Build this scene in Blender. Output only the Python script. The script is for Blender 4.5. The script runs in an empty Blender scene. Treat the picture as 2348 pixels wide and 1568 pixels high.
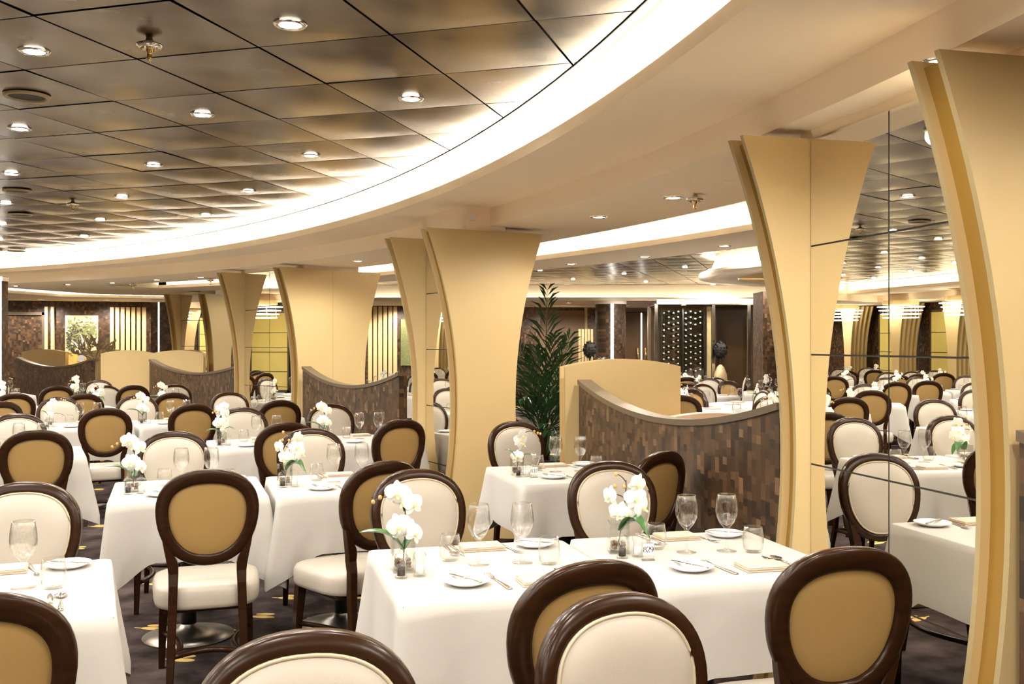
import bpy, math, random
from mathutils import Vector, Matrix
from mathutils.geometry import tessellate_polygon

PI = math.pi
S = bpy.context.scene
COL = S.collection
R = random.Random(7)

# ------------------------------------------------------------------ camera
CAM_H = 1.52
YAW = math.radians(14.02)
cam = bpy.data.cameras.new('camera')
cam.sensor_width = 36.0
cam.lens = 34.8
cam.shift_y = 4.0 / 2348
cam.clip_start = 0.05
cam.clip_end = 200
co = bpy.data.objects.new('camera', cam)
COL.objects.link(co)
co.location = (0, 0, CAM_H)
co.rotation_euler = (PI / 2, 0, -YAW)
S.camera = co


def C(x, y):
    """a place given as metres to the right of and in front of the photographer, in room coordinates"""
    c, s = math.cos(YAW), math.sin(YAW)
    return (c * x + s * y, -s * x + c * y)


# ------------------------------------------------------------------ materials
MATS = {}


def new_mat(name):
    m = bpy.data.materials.new(name)
    m.use_nodes = True
    nt = m.node_tree
    nt.nodes.clear()
    out = nt.nodes.new('ShaderNodeOutputMaterial')
    MATS[name] = m
    return m, nt, out


def N(nt, typ, **kw):
    n = nt.nodes.new(typ)
    for k, v in kw.items():
        setattr(n, k, v)
    return n


def L(nt, a, b):
    nt.links.new(a, b)


def principled(name, col, rough=0.5, metal=0.0, noise=0.0, nscale=8.0, spec=0.5, bump=0.0, bscale=200.0, stretch=None, sheen=0.0, coat=0.0, sub=0.0):
    m, nt, out = new_mat(name)
    b = N(nt, 'ShaderNodeBsdfPrincipled')
    b.inputs['Base Color'].default_value = (*col, 1)
    b.inputs['Roughness'].default_value = rough
    b.inputs['Metallic'].default_value = metal
    b.inputs['Specular IOR Level'].default_value = spec
    b.inputs['Sheen Weight'].default_value = sheen
    b.inputs['Coat Weight'].default_value = coat
    b.inputs['Coat Roughness'].default_value = 0.15
    if sub:
        b.inputs['Subsurface Weight'].default_value = sub
        b.inputs['Subsurface Radius'].default_value = (0.02, 0.02, 0.02)
    tc = N(nt, 'ShaderNodeTexCoord')
    vec = tc.outputs['Object']
    if stretch:
        mp = N(nt, 'ShaderNodeMapping')
        mp.inputs['Scale'].default_value = stretch
        L(nt, vec, mp.inputs['Vector'])
        vec = mp.outputs['Vector']
    if noise > 0:
        tx = N(nt, 'ShaderNodeTexNoise')
        tx.inputs['Scale'].default_value = nscale
        tx.inputs['Detail'].default_value = 4
        L(nt, vec, tx.inputs['Vector'])
        mx = N(nt, 'ShaderNodeMix', data_type='RGBA')
        mx.inputs[6].default_value = (*[c * (1 - noise) for c in col], 1)
        mx.inputs[7].default_value = (*[min(1, c * (1 + noise)) for c in col], 1)
        L(nt, tx.outputs['Fac'], mx.inputs[0])
        L(nt, mx.outputs[2], b.inputs['Base Color'])
    if bump > 0:
        t2 = N(nt, 'ShaderNodeTexNoise')
        t2.inputs['Scale'].default_value = bscale
        L(nt, vec, t2.inputs['Vector'])
        bp = N(nt, 'ShaderNodeBump')
        bp.inputs['Strength'].default_value = bump
        bp.inputs['Distance'].default_value = 0.002
        L(nt, t2.outputs['Fac'], bp.inputs['Height'])
        L(nt, bp.outputs['Normal'], b.inputs['Normal'])
    L(nt, b.outputs[0], out.inputs[0])
    return m


def emit(name, col, strength):
    m, nt, out = new_mat(name)
    e = N(nt, 'ShaderNodeEmission')
    e.inputs[0].default_value = (*col, 1)
    e.inputs[1].default_value = strength
    L(nt, e.outputs[0], out.inputs[0])
    return m


def thin_glass(name, tint=(0.985, 0.985, 0.98), edge=0.75, base=0.04, power=2.8):
    m, nt, out = new_mat(name)
    tr = N(nt, 'ShaderNodeBsdfTransparent')
    gl = N(nt, 'ShaderNodeBsdfGlossy')
    gl.inputs['Color'].default_value = (0.95, 0.95, 0.93, 1)
    gl.inputs['Roughness'].default_value = 0.02
    lw = N(nt, 'ShaderNodeLayerWeight')
    lw.inputs['Blend'].default_value = 0.5
    pw = N(nt, 'ShaderNodeMath', operation='POWER')
    pw.inputs[1].default_value = power
    L(nt, lw.outputs['Facing'], pw.inputs[0])
    ml = N(nt, 'ShaderNodeMath', operation='MULTIPLY_ADD')
    ml.inputs[1].default_value = edge
    ml.inputs[2].default_value = base
    L(nt, pw.outputs[0], ml.inputs[0])
    tm = N(nt, 'ShaderNodeMix', data_type='RGBA')
    tm.inputs[6].default_value = (*tint, 1)
    tm.inputs[7].default_value = (0.84, 0.83, 0.81, 1)
    L(nt, pw.outputs[0], tm.inputs[0])
    L(nt, tm.outputs[2], tr.inputs[0])
    mx = N(nt, 'ShaderNodeMixShader')
    L(nt, ml.outputs[0], mx.inputs[0])
    L(nt, tr.outputs[0], mx.inputs[1])
    L(nt, gl.outputs[0], mx.inputs[2])
    L(nt, mx.outputs[0], out.inputs[0])
    return m


def mosaic(name, dark=(0.028, 0.014, 0.007), mid=(0.095, 0.05, 0.024), light=(0.25, 0.155, 0.085), w=0.042, h=0.075):
    """small wooden blocks of random tone, set in columns; reads local x and z of the panel"""
    m, nt, out = new_mat(name)
    tc = N(nt, 'ShaderNodeTexCoord')
    sp = N(nt, 'ShaderNodeSeparateXYZ')
    L(nt, tc.outputs['Object'], sp.inputs[0])

    def math_(op, a, b=None, c=None):
        n = N(nt, 'ShaderNodeMath', operation=op)
        for i, v in enumerate((a, b, c)):
            if v is None:
                continue
            if isinstance(v, (int, float)):
                n.inputs[i].default_value = v
            else:
                L(nt, v, n.inputs[i])
        return n.outputs[0]
    xs = math_('DIVIDE', math_('ADD', sp.outputs[0], sp.outputs[1]), w)
    colm = math_('FLOOR', xs)
    wn = N(nt, 'ShaderNodeTexWhiteNoise', noise_dimensions='1D')
    L(nt, colm, wn.inputs['W'])
    zs = math_('DIVIDE', sp.outputs[2], h)
    zo = math_('ADD', zs, math_('MULTIPLY', wn.outputs['Value'], 7.3))
    row = math_('FLOOR', zo)
    # a share of the blocks is split in two halves
    cb = N(nt, 'ShaderNodeCombineXYZ')
    L(nt, colm, cb.inputs[0])
    L(nt, row, cb.inputs[1])
    w2 = N(nt, 'ShaderNodeTexWhiteNoise', noise_dimensions='2D')
    L(nt, cb.outputs[0], w2.inputs['Vector'])
    half = math_('GREATER_THAN', math_('FRACT', zo), 0.5)
    split = math_('MULTIPLY', half, math_('GREATER_THAN', w2.outputs['Value'], 0.45))
    cb2 = N(nt, 'ShaderNodeCombineXYZ')
    L(nt, colm, cb2.inputs[0])
    L(nt, row, cb2.inputs[1])
    L(nt, split, cb2.inputs[2])
    w3 = N(nt, 'ShaderNodeTexWhiteNoise', noise_dimensions='3D')
    L(nt, cb2.outputs[0], w3.inputs['Vector'])
    rp = N(nt, 'ShaderNodeValToRGB')
    el = rp.color_ramp.elements
    el[0].position, el[0].color = 0.0, (*dark, 1)
    el[1].position, el[1].color = 1.0, (*light, 1)
    e = el.new(0.55)
    e.color = (*mid, 1)
    e = el.new(0.88)
    e.color = (*[1.5 * a for a in mid], 1)
    L(nt, w3.outputs['Value'], rp.inputs[0])
    nz = N(nt, 'ShaderNodeTexNoise')
    nz.inputs['Scale'].default_value = 14
    mp = N(nt, 'ShaderNodeMapping')
    mp.inputs['Scale'].default_value = (8, 8, 1)
    L(nt, tc.outputs['Object'], mp.inputs['Vector'])
    L(nt, mp.outputs[0], nz.inputs['Vector'])
    hs = N(nt, 'ShaderNodeMix', data_type='RGBA', blend_type='MULTIPLY')
    hs.inputs[0].default_value = 0.6
    L(nt, rp.outputs[0], hs.inputs[6])
    L(nt, nz.outputs['Fac'], hs.inputs[7])
    b = N(nt, 'ShaderNodeBsdfPrincipled')
    b.inputs['Roughness'].default_value = 0.45
    gm = N(nt, 'ShaderNodeMix', data_type='RGBA', blend_type='MULTIPLY')
    gm.inputs[0].default_value = 1
    gm.inputs[7].default_value = (0.85, 0.80, 0.70, 1)
    L(nt, hs.outputs[2], gm.inputs[6])
    L(nt, gm.outputs[2], b.inputs['Base Color'])
    bp = N(nt, 'ShaderNodeBump')
    bp.inputs['Strength'].default_value = 0.6
    bp.inputs['Distance'].default_value = 0.006
    L(nt, w3.outputs['Value'], bp.inputs['Height'])
    L(nt, bp.outputs[0], b.inputs['Normal'])
    L(nt, b.outputs[0], out.inputs[0])
    return m


def carpet():
    m, nt, out = new_mat('carpet')
    tc = N(nt, 'ShaderNodeTexCoord')

    def math_(op, a, b=None):
        n = N(nt, 'ShaderNodeMath', operation=op)
        for i, v in enumerate((a, b)):
            if v is None:
                continue
            if isinstance(v, (int, float)):
                n.inputs[i].default_value = v
            else:
                L(nt, v, n.inputs[i])
        return n.outputs[0]
    mp = N(nt, 'ShaderNodeMapping')
    mp.inputs['Scale'].default_value = (2.3, 2.3, 2.3)
    mp.inputs['Rotation'].default_value = (0, 0, 0.5)
    L(nt, tc.outputs['Object'], mp.inputs['Vector'])
    sp = N(nt, 'ShaderNodeSeparateXYZ')
    L(nt, mp.outputs[0], sp.inputs[0])
    fx, fy = math_('FLOOR', sp.outputs[0]), math_('FLOOR', sp.outputs[1])
    cb = N(nt, 'ShaderNodeCombineXYZ')
    L(nt, fx, cb.inputs[0])
    L(nt, fy, cb.inputs[1])
    wn = N(nt, 'ShaderNodeTexWhiteNoise', noise_dimensions='2D')
    L(nt, cb.outputs[0], wn.inputs['Vector'])
    sc = N(nt, 'ShaderNodeSeparateColor')
    L(nt, wn.outputs['Color'], sc.inputs[0])
    px = math_('SUBTRACT', math_('FRACT', sp.outputs[0]), math_('ADD', math_('MULTIPLY', sc.outputs[0], 0.4), 0.3))
    py = math_('SUBTRACT', math_('FRACT', sp.outputs[1]), math_('ADD', math_('MULTIPLY', sc.outputs[1], 0.4), 0.3))

    def ell(ox, oy, a, b_, ang):
        x = math_('SUBTRACT', px, ox)
        y = math_('SUBTRACT', py, oy)
        c_, s_ = math.cos(ang), math.sin(ang)
        xr = math_('ADD', math_('MULTIPLY', x, c_), math_('MULTIPLY', y, s_))
        yr = math_('SUBTRACT', math_('MULTIPLY', y, c_), math_('MULTIPLY', x, s_))
        d = math_('ADD', math_('POWER', math_('DIVIDE', xr, a), 2.0), math_('POWER', math_('DIVIDE', yr, b_), 2.0))
        return math_('LESS_THAN', d, 1.0)
    e = math_('MAXIMUM', ell(0.03, 0.0, 0.16, 0.058, 0.1), ell(0.0, 0.125, 0.12, 0.055, 0.25))
    e = math_('MAXIMUM', e, ell(-0.15, -0.02, 0.07, 0.012, 0.1))
    e = math_('MULTIPLY', e, math_('GREATER_THAN', sc.outputs[2], 0.3))
    nz = N(nt, 'ShaderNodeTexNoise')
    nz.inputs['Scale'].default_value = 5
    nz.inputs['Detail'].default_value = 6
    L(nt, tc.outputs['Object'], nz.inputs['Vector'])
    rp = N(nt, 'ShaderNodeValToRGB')
    rp.color_ramp.elements[0].position = 0.35
    rp.color_ramp.elements[0].color = (0.022, 0.015, 0.013, 1)
    rp.color_ramp.elements[1].position = 0.7
    rp.color_ramp.elements[1].color = (0.095, 0.07, 0.066, 1)
    L(nt, nz.outputs['Fac'], rp.inputs[0])
    mx = N(nt, 'ShaderNodeMix', data_type='RGBA')
    mx.inputs[7].default_value = (0.70, 0.48, 0.16, 1)
    L(nt, e, mx.inputs[0])
    L(nt, rp.outputs[0], mx.inputs[6])
    b = N(nt, 'ShaderNodeBsdfPrincipled')
    b.inputs['Roughness'].default_value = 0.95
    b.inputs['Specular IOR Level'].default_value = 0.1
    L(nt, mx.outputs[2], b.inputs['Base Color'])
    L(nt, b.outputs[0], out.inputs[0])
    return m


def brushed_metal():
    m, nt, out = new_mat('bronze ceiling metal')
    tc = N(nt, 'ShaderNodeTexCoord')
    mp = N(nt, 'ShaderNodeMapping')
    mp.inputs['Rotation'].default_value = (0, 0, math.radians(30.7))
    mp.inputs['Scale'].default_value = (1.2, 3.0, 1)
    L(nt, tc.outputs['Object'], mp.inputs[0])
    nz = N(nt, 'ShaderNodeTexNoise')
    nz.inputs['Scale'].default_value = 1.3
    nz.inputs['Detail'].default_value = 3
    nz.inputs['Distortion'].default_value = 0.3
    L(nt, mp.outputs[0], nz.inputs['Vector'])
    rp = N(nt, 'ShaderNodeValToRGB')
    rp.color_ramp.elements[0].position = 0.3
    rp.color_ramp.elements[0].color = (0.155, 0.118, 0.078, 1)
    rp.color_ramp.elements[1].position = 0.75
    rp.color_ramp.elements[1].color = (0.30, 0.245, 0.18, 1)
    L(nt, nz.outputs['Fac'], rp.inputs[0])
    b = N(nt, 'ShaderNodeBsdfPrincipled')
    b.inputs['Metallic'].default_value = 1.0
    mr = N(nt, 'ShaderNodeMapRange')
    mr.inputs['To Min'].default_value = 0.17
    mr.inputs['To Max'].default_value = 0.33
    L(nt, nz.outputs['Fac'], mr.inputs['Value'])
    L(nt, mr.outputs[0], b.inputs['Roughness'])
    L(nt, rp.outputs[0], b.inputs['Base Color'])
    L(nt, b.outputs[0], out.inputs[0])
    return m


M = dict(
    cream=principled('cream leather', (0.42, 0.378, 0.32), 0.38, noise=0.04, nscale=6, bump=0.15, bscale=350),
    tan=principled('tan leather', (0.325, 0.205, 0.072), 0.42, noise=0.05, nscale=5, bump=0.15, bscale=350),
    pipe=principled('cream piping', (0.44, 0.37, 0.26), 0.4),
    wood=principled('dark walnut', (0.024, 0.009, 0.0032), 0.24, noise=0.45, nscale=9, stretch=(1, 1, 6), spec=0.22),
    cloth=principled('white table linen', (0.45, 0.433, 0.408), 0.85, noise=0.015, nscale=30, bump=0.1, bscale=900, spec=0.15),
    napkin=principled('peach linen', (0.56, 0.45, 0.35), 0.85, spec=0.2),
    china=principled('white china', (0.80, 0.81, 0.81), 0.08, coat=0.5),
    steel=principled('polished cutlery steel', (0.62, 0.58, 0.52), 0.16, 1.0),
    chrome=principled('chrome', (0.78, 0.77, 0.74), 0.12, 1.0),
    brass=principled('brass', (0.75, 0.55, 0.22), 0.22, 1.0),
    gold=principled('satin gold panel', (0.62, 0.47, 0.235), 0.42, noise=0.02, nscale=3, spec=0.5),
    trim=principled('pale gold edging', (0.36, 0.285, 0.145), 0.4, metal=0.2, noise=0.05, nscale=20),
    mosaic=mosaic('wood block mosaic'),
    mosaic_pale=mosaic('lit wood block mosaic', (0.10, 0.055, 0.028), (0.20, 0.12, 0.065), (0.42, 0.28, 0.16)),
    rail=principled('bronze cap rail', (0.13, 0.10, 0.068), 0.35, metal=0.3),
    plaster=principled('cream ceiling plaster', (0.95, 0.825, 0.655), 0.8, noise=0.03, nscale=1.5, spec=0.2),
    plaster_low=principled('pale ceiling plaster', (0.96, 0.86, 0.71), 0.8, noise=0.02, nscale=1.5, spec=0.2),
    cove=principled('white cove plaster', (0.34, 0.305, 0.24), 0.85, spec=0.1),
    metal_tile=brushed_metal(),
    gap=principled('dark joint', (0.02, 0.015, 0.01), 0.6),
    carpet=carpet(),
    black=principled('black iron', (0.012, 0.011, 0.011), 0.35),
    base=principled('table base metal', (0.35, 0.32, 0.28), 0.35, 1.0),
    petal=principled('orchid petal', (0.80, 0.79, 0.75), 0.55, sub=0.0),
    lip=principled('orchid lip', (0.88, 0.72, 0.32), 0.5),
    bud=principled('orchid bud', (0.55, 0.33, 0.10), 0.5),
    stem=principled('orchid stem', (0.055, 0.025, 0.022), 0.5),
    leaf=principled('orchid leaf', (0.055, 0.16, 0.045), 0.25, noise=0.25, nscale=12),
    palm=principled('palm leaf', (0.014, 0.05, 0.014), 0.28, noise=0.4, nscale=5),
    pebble=principled('vase pebbles', (0.20, 0.13, 0.09), 0.5, noise=0.6, nscale=60),
    pepper=principled('peppercorns', (0.025, 0.018, 0.014), 0.5, noise=0.6, nscale=300),
    salt=principled('salt', (0.85, 0.84, 0.82), 0.7),
    paper=principled('white number card', (0.86, 0.85, 0.82), 0.6),
    ink=principled('black ink', (0.012, 0.012, 0.012), 0.6),
    white=principled('white plastic', (0.82, 0.80, 0.76), 0.4),
    shade=principled('yellow roller shade', (0.78, 0.66, 0.22), 0.8, noise=0.03, nscale=4),
    ochre=principled('deep ochre spacer', (0.26, 0.145, 0.022), 0.5, noise=0.05, nscale=4),
    door=principled('dark bronze door', (0.10, 0.055, 0.025), 0.3, noise=0.2, nscale=4),
    peach=principled('peach upholstery', (0.76, 0.56, 0.39), 0.6),
    bottle=principled('wine bottle glass', (0.03, 0.035, 0.02), 0.08, coat=0.6),
    foil=principled('bottle foil', (0.85, 0.80, 0.62), 0.3, 0.3),
    silk=principled('gold silk shell', (0.45, 0.34, 0.19), 0.35, metal=0.3, noise=0.2, nscale=12, stretch=(6, 6, 0.5)),
    topiary=principled('black foliage ball', (0.012, 0.012, 0.010), 0.7),
    pot=principled('dark planter', (0.03, 0.022, 0.018), 0.4),
    oil_sky=principled('painted sky', (0.72, 0.56, 0.30), 0.6, noise=0.25, nscale=4),
    oil_ground=principled('painted ground', (0.55, 0.34, 0.08), 0.6, noise=0.4, nscale=14),
    oil_green=principled('painted foliage', (0.16, 0.17, 0.06), 0.6, noise=0.7, nscale=25),
    oil_dark=principled('painted shadow foliage', (0.03, 0.035, 0.02), 0.6, noise=0.6, nscale=25),
    oil_trunk=principled('painted trunk', (0.34, 0.34, 0.34), 0.6, noise=0.7, nscale=20, stretch=(4, 4, 1)),
    glass=thin_glass('clear glass'),
    vglass=thin_glass('vase glass', (0.95, 0.96, 0.95), 0.6, 0.05, 2.2),
    pane=thin_glass('showcase glass', (0.90, 0.92, 0.90), 0.5, 0.10, 2.0),
    led=emit('cove light strip', (1.0, 0.90, 0.75), 58.0),
    led_soft=emit('far cove light strip', (1.0, 0.90, 0.75), 100.0),
    led_far=emit('far recess light strip', (1.0, 0.88, 0.70), 22.0),
    lens=emit('downlight lens', (1.0, 0.90, 0.74), 30.0),
    line=emit('white light line', (1.0, 0.97, 0.92), 3.0),
    rod=emit('chandelier rod light', (1.0, 0.90, 0.68), 9.0),
)
mm, nt, out = new_mat('mirror silver')
g = N(nt, 'ShaderNodeBsdfGlossy')
g.inputs['Color'].default_value = (0.90, 0.885, 0.83, 1)
g.inputs['Roughness'].default_value = 0.0
L(nt, g.outputs[0], out.inputs[0])
M['mirror'] = mm


# ------------------------------------------------------------------ mesh building
class MB:
    def __init__(self):
        self.v, self.f, self.m = [], [], []

    def add(self, vs, fs, mi=0):
        o = len(self.v)
        self.v += [tuple(p) for p in vs]
        self.f += [tuple(i + o for i in q) for q in fs]
        self.m += [mi] * len(fs)
        return self

    def box(self, x0, x1, y0, y1, z0, z1, mi=0, bev=0.0):
        if bev <= 0:
            vs = [(x, y, z) for z in (z0, z1) for y in (y0, y1) for x in (x0, x1)]
            return self.add(vs, [(0, 2, 3, 1), (4, 5, 7, 6), (0, 1, 5, 4), (2, 6, 7, 3), (0, 4, 6, 2), (1, 3, 7, 5)], mi)
        b = bev
        prof = [(z0, b), (z0 + b, 0), (z1 - b, 0), (z1, b)]
        rings = []
        for z, i in prof:
            c = b * 0.6
            rings.append([(x0 + i + c, y0 + i, z), (x1 - i - c, y0 + i, z), (x1 - i, y0 + i + c, z), (x1 - i, y1 - i - c, z),
                          (x1 - i - c, y1 - i, z), (x0 + i + c, y1 - i, z), (x0 + i, y1 - i - c, z), (x0 + i, y0 + i + c, z)])
        return self.loft(rings, True, True, mi)

    def loft(self, rings, closed=True, caps=True, mi=0):
        n = len(rings[0])
        vs = [p for r in rings for p in r]
        fs = []
        for k in range(len(rings) - 1):
            for i in range(n if closed else n - 1):
                j = (i + 1) % n
                fs.append((k * n + i, k * n + j, (k + 1) * n + j, (k + 1) * n + i))
        if caps:
            fs.append(tuple(range(n - 1, -1, -1)))
            fs.append(tuple((len(rings) - 1) * n + i for i in range(n)))
        return self.add(vs, fs, mi)

    def lathe(self, prof, seg=24, center=(0, 0, 0), mi=0, caps=False, ry=1.0):
        rings = [[(center[0] + r * math.cos(2 * PI * i / seg), center[1] + ry * r * math.sin(2 * PI * i / seg), center[2] + z) for i in range(seg)] for r, z in prof]
        return self.loft(rings, True, caps, mi)

    def tube(self, path, rad, seg=8, mi=0, caps=True, flat=1.0):
        P = [Vector(p) for p in path]
        n = len(P)
        rads = rad if isinstance(rad, (list, tuple)) else [rad] * n
        rings = []
        up = Vector((0, 0, 1))
        for i in range(n):
            t = (P[min(i + 1, n - 1)] - P[max(i - 1, 0)])
            if t.length < 1e-9:
                t = Vector((0, 0, 1))
            t.normalize()
            u = up if abs(t.dot(up)) < 0.95 else Vector((1, 0, 0))
            a = t.cross(u).normalized()
            b = a.cross(t).normalized()
            rings.append([tuple(P[i] + rads[i] * (a * math.cos(2 * PI * k / seg) + flat * b * math.sin(2 * PI * k / seg))) for k in range(seg)])
        return self.loft(rings, True, caps, mi)

    def sphere(self, c, r, seg=10, rings=6, mi=0, sz=1.0):
        pr = [(max(1e-5, r * math.sin(PI * k / rings)), -r * sz * math.cos(PI * k / rings)) for k in range(rings + 1)]
        return self.lathe(pr, seg, c, mi)

    def prism(self, pts, y0, y1, mi_face=0, mi_edge=0):
        """outline in x,z (counter-clockwise), thickness along y"""
        n = len(pts)
        vs = [(x, y0, z) for x, z in pts] + [(x, y1, z) for x, z in pts]
        o = len(self.v)
        self.v += vs
        tri = tessellate_polygon([[Vector((x, z, 0)) for x, z in pts]])
        for t in tri:
            a, b, c = t
            ar = (pts[b][0] - pts[a][0]) * (pts[c][1] - pts[a][1]) - (pts[c][0] - pts[a][0]) * (pts[b][1] - pts[a][1])
            if ar < 0:
                a, b, c = a, c, b
            self.f.append((o + a, o + b, o + c))
            self.m.append(mi_face)
            self.f.append((o + n + c, o + n + b, o + n + a))
            self.m.append(mi_face)
        for i in range(n):
            j = (i + 1) % n
            self.f.append((o + i, o + n + i, o + n + j, o + j))
            self.m.append(mi_edge)
        return self

    def mesh(self, name, mats, smooth=False):
        me = bpy.data.meshes.new(name)
        me.from_pydata(self.v, [], self.f)
        mats = mats if isinstance(mats, (list, tuple)) else [mats]
        for m_ in mats:
            me.materials.append(m_)
        if len(mats) > 1:
            me.polygons.foreach_set('material_index', self.m)
        if smooth:
            me.polygons.foreach_set('use_smooth', [True] * len(me.polygons))
        me.update()
        return me


def put(name, mesh, parent=None, loc=(0, 0, 0), rz=0.0, rot=None, scale=None, label=None, cat=None, group=None, kind=None):
    o = bpy.data.objects.new(name, mesh)
    COL.objects.link(o)
    o.location = loc
    o.rotation_euler = rot if rot else (0, 0, rz)
    if scale:
        o.scale = scale if isinstance(scale, (tuple, list)) else (scale,) * 3
    if parent is not None:
        o.parent = parent
    if label:
        o['label'] = label
    if cat:
        o['category'] = cat
    if group:
        o['group'] = group
    if kind:
        o['kind'] = kind
    return o


def thing(name, label, cat, loc=(0, 0, 0), rz=0.0, group=None, kind=None, rot=None):
    o = put(name, None, None, loc, rz, rot, None, label, cat, group, kind)
    o.empty_display_size = 0.1
    return o


def struct(name, mesh, loc=(0, 0, 0), rz=0.0, label=None, rot=None):
    return put(name, mesh, None, loc, rz, rot, None, label, None, None, 'structure')


def poly_mesh(name, loops, z, mat, flip=True):
    """flat region with holes (even-odd), facing down when flip"""
    vl = [[Vector((x, y, 0)) for x, y in lp] for lp in loops]
    tris = tessellate_polygon(vl)
    vs = [(x, y, z) for lp in loops for x, y in lp]
    fs = []
    for a, b, c in tris:
        ar = (vs[b][0] - vs[a][0]) * (vs[c][1] - vs[a][1]) - (vs[c][0] - vs[a][0]) * (vs[b][1] - vs[a][1])
        if (ar > 0) == flip:
            a, b, c = a, c, b
        fs.append((a, b, c))
    mb = MB()
    mb.add(vs, fs)
    return mb.mesh(name, mat)


def wall_strip(path, z0, z1, mi=0, mb=None):
    mb = mb or MB()
    vs = [(x, y, z0) for x, y in path] + [(x, y, z1) for x, y in path]
    n = len(path)
    return mb.add(vs, [(i, i + 1, n + i + 1, n + i) for i in range(n - 1)], mi)


def flat_strip(pa, pb, z, mb=None, mi=0):
    mb = mb or MB()
    n = len(pa)
    return mb.add([(x, y, z) for x, y in pa] + [(x, y, z) for x, y in pb], [(i, i + 1, n + i + 1, n + i) for i in range(n - 1)], mi)


def arc(c, r, a0, a1, n=60):
    return [(c[0] + r * math.cos(math.radians(a0 + (a1 - a0) * i / n)), c[1] + r * math.sin(math.radians(a0 + (a1 - a0) * i / n))) for i in range(n + 1)]


# ------------------------------------------------------------------ the shell
Z_TILE, Z_SOF, Z_LOW = 2.76, 2.56, 2.42
U0, U1, V0, V1 = -9.6, 13.0, -5.5, 23.6
CA, CB = (-15.1, 3.75), (-13.95, 3.8)
UL, UF = -7.4, -8.4


def hall_loop(c, r, ul, v_lo):
    """closed outline of the big round-sided recess: an arc on the right, straight on the left and behind"""
    a1 = math.degrees(math.acos((ul - c[0]) / r))
    a0 = math.degrees(math.asin((v_lo - c[1]) / r))
    p = arc(c, r, a0, a1, 90)
    return p + [(ul, v_lo)]


mb = MB().add([(U0, V0, 0), (U1, V0, 0), (U1, V1, 0), (U0, V1, 0)], [(0, 1, 2, 3)])
struct('floor', mb.mesh('floor', M['carpet']))

lip_loop = hall_loop(CA, 16.57, UL, -4.3)
fas_loop = hall_loop(CB, 16.03, UF, -4.9)
struct('ceiling', poly_mesh('ceiling_soffit', [fas_loop, lip_loop], Z_SOF, M['plaster']))
t2_loop = arc(CB, 18.9, 2, 48, 50) + [(1.6, 21.2), (11.6, 18.6), (11.9, 4.4)]
tr_in, tr_out = arc(CB, 17.0, -22, 47, 50), arc(CB, 18.0, -22, 47, 50)
far_out = [(-5.6, 16.7), (-3.75, 20.45), (-1.6, 20.9), (0.9, 21.4)]
far_in = [(0.7, 20.3), (-1.6, 19.7), (-3.0, 19.25), (-4.55, 16.5)]
outer = [(U0, V0), (U1, V0), (U1, V1), (U0, V1)]
struct('ceiling', poly_mesh('ceiling_low', [outer, fas_loop, tr_in + tr_out[::-1], t2_loop, far_out + far_in], Z_LOW, M['plaster_low']))
# vertical faces of the steps
mb = MB()
wall_strip(fas_loop + [fas_loop[0]], Z_LOW, Z_SOF, 0, mb)
struct('trim_1', mb.mesh('fascia', M['plaster']))
mb = MB()
lp = lip_loop + [lip_loop[0]]
lp_b = hall_loop(CA, 16.59, UL - 0.02, -4.32)
lp_b = lp_b + [lp_b[0]]
wall_strip(lp, Z_SOF, Z_SOF + 0.06, 0, mb)
wall_strip(lp_b, Z_SOF, Z_SOF + 0.06, 0, mb)
flat_strip(lp, lp_b, Z_SOF + 0.06, mb)
struct('trim_2', mb.mesh('cove_lip', M['plaster']))
# the cove behind the lip: floor, back wall, top
mb = MB()
back = hall_loop(CA, 16.76, UL - 0.19, -4.49)
back = back + [back[0]]
edge_in = hall_loop((-15.02, 3.77), 16.42, UL + 0.07, -4.15)
edge_in = edge_in + [edge_in[0]]
wall_strip(back, Z_SOF, 2.80, 0, mb)
flat_strip(lp_b, back, Z_SOF + 0.004, mb)
# top of cove, slightly above the tiles' edge so that the edge shows its own thin dark line
flat_strip(edge_in, back, Z_TILE - 0.0045, mb)
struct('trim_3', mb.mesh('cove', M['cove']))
mb = MB()
e2 = hall_loop((-15.02, 3.77), 16.406, UL + 0.084, -4.136)
e2 = e2 + [e2[0]]
e3 = hall_loop((-15.02, 3.77), 16.365, UL + 0.125, -4.10)
e3 = e3 + [e3[0]]
flat_strip(e2, edge_in, Z_TILE - 0.0045, mb, 0)
flat_strip(e3, e2, Z_TILE - 0.0045, mb, 1)
e4 = hall_loop((-15.02, 3.77), 16.36, UL + 0.13, -4.095)
e4 = e4 + [e4[0]]
flat_strip(e4, e3, Z_TILE - 0.0045, mb, 0)
struct('trim_4', mb.mesh('tile_edge_trim', [M['gap'], M['plaster']]))
mb = MB()
s_a = hall_loop(CA, 16.64, UL - 0.07, -4.37)
s_b = hall_loop(CA, 16.68, UL - 0.11, -4.41)
flat_strip(s_b + [s_b[0]], s_a + [s_a[0]], Z_SOF + 0.057, mb)
cl = put('cove_light', mb.mesh('cove_light', M['led']), label='long warm light strip hidden behind the lip of the big curved ceiling cove', cat='light')

# bronze metal tiles: every tile is a slightly sagging pillow, dark joints between
TA, TB = Vector((0.511, 0.859)).normalized(), Vector((0.859, -0.511)).normalized()
TO = Vector((-0.541, 4.584))
TS = 0.60


def edge_calm(x, y):
    # the tiles lie flatter where they meet the edge trim
    d = 16.34 - math.hypot(x + 15.02, y - 3.77)
    if d < -1.5:
        return 1.0
    return max(0.0, min(1.0, d / 0.5, (x - UL - 0.15) / 0.5))


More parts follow.
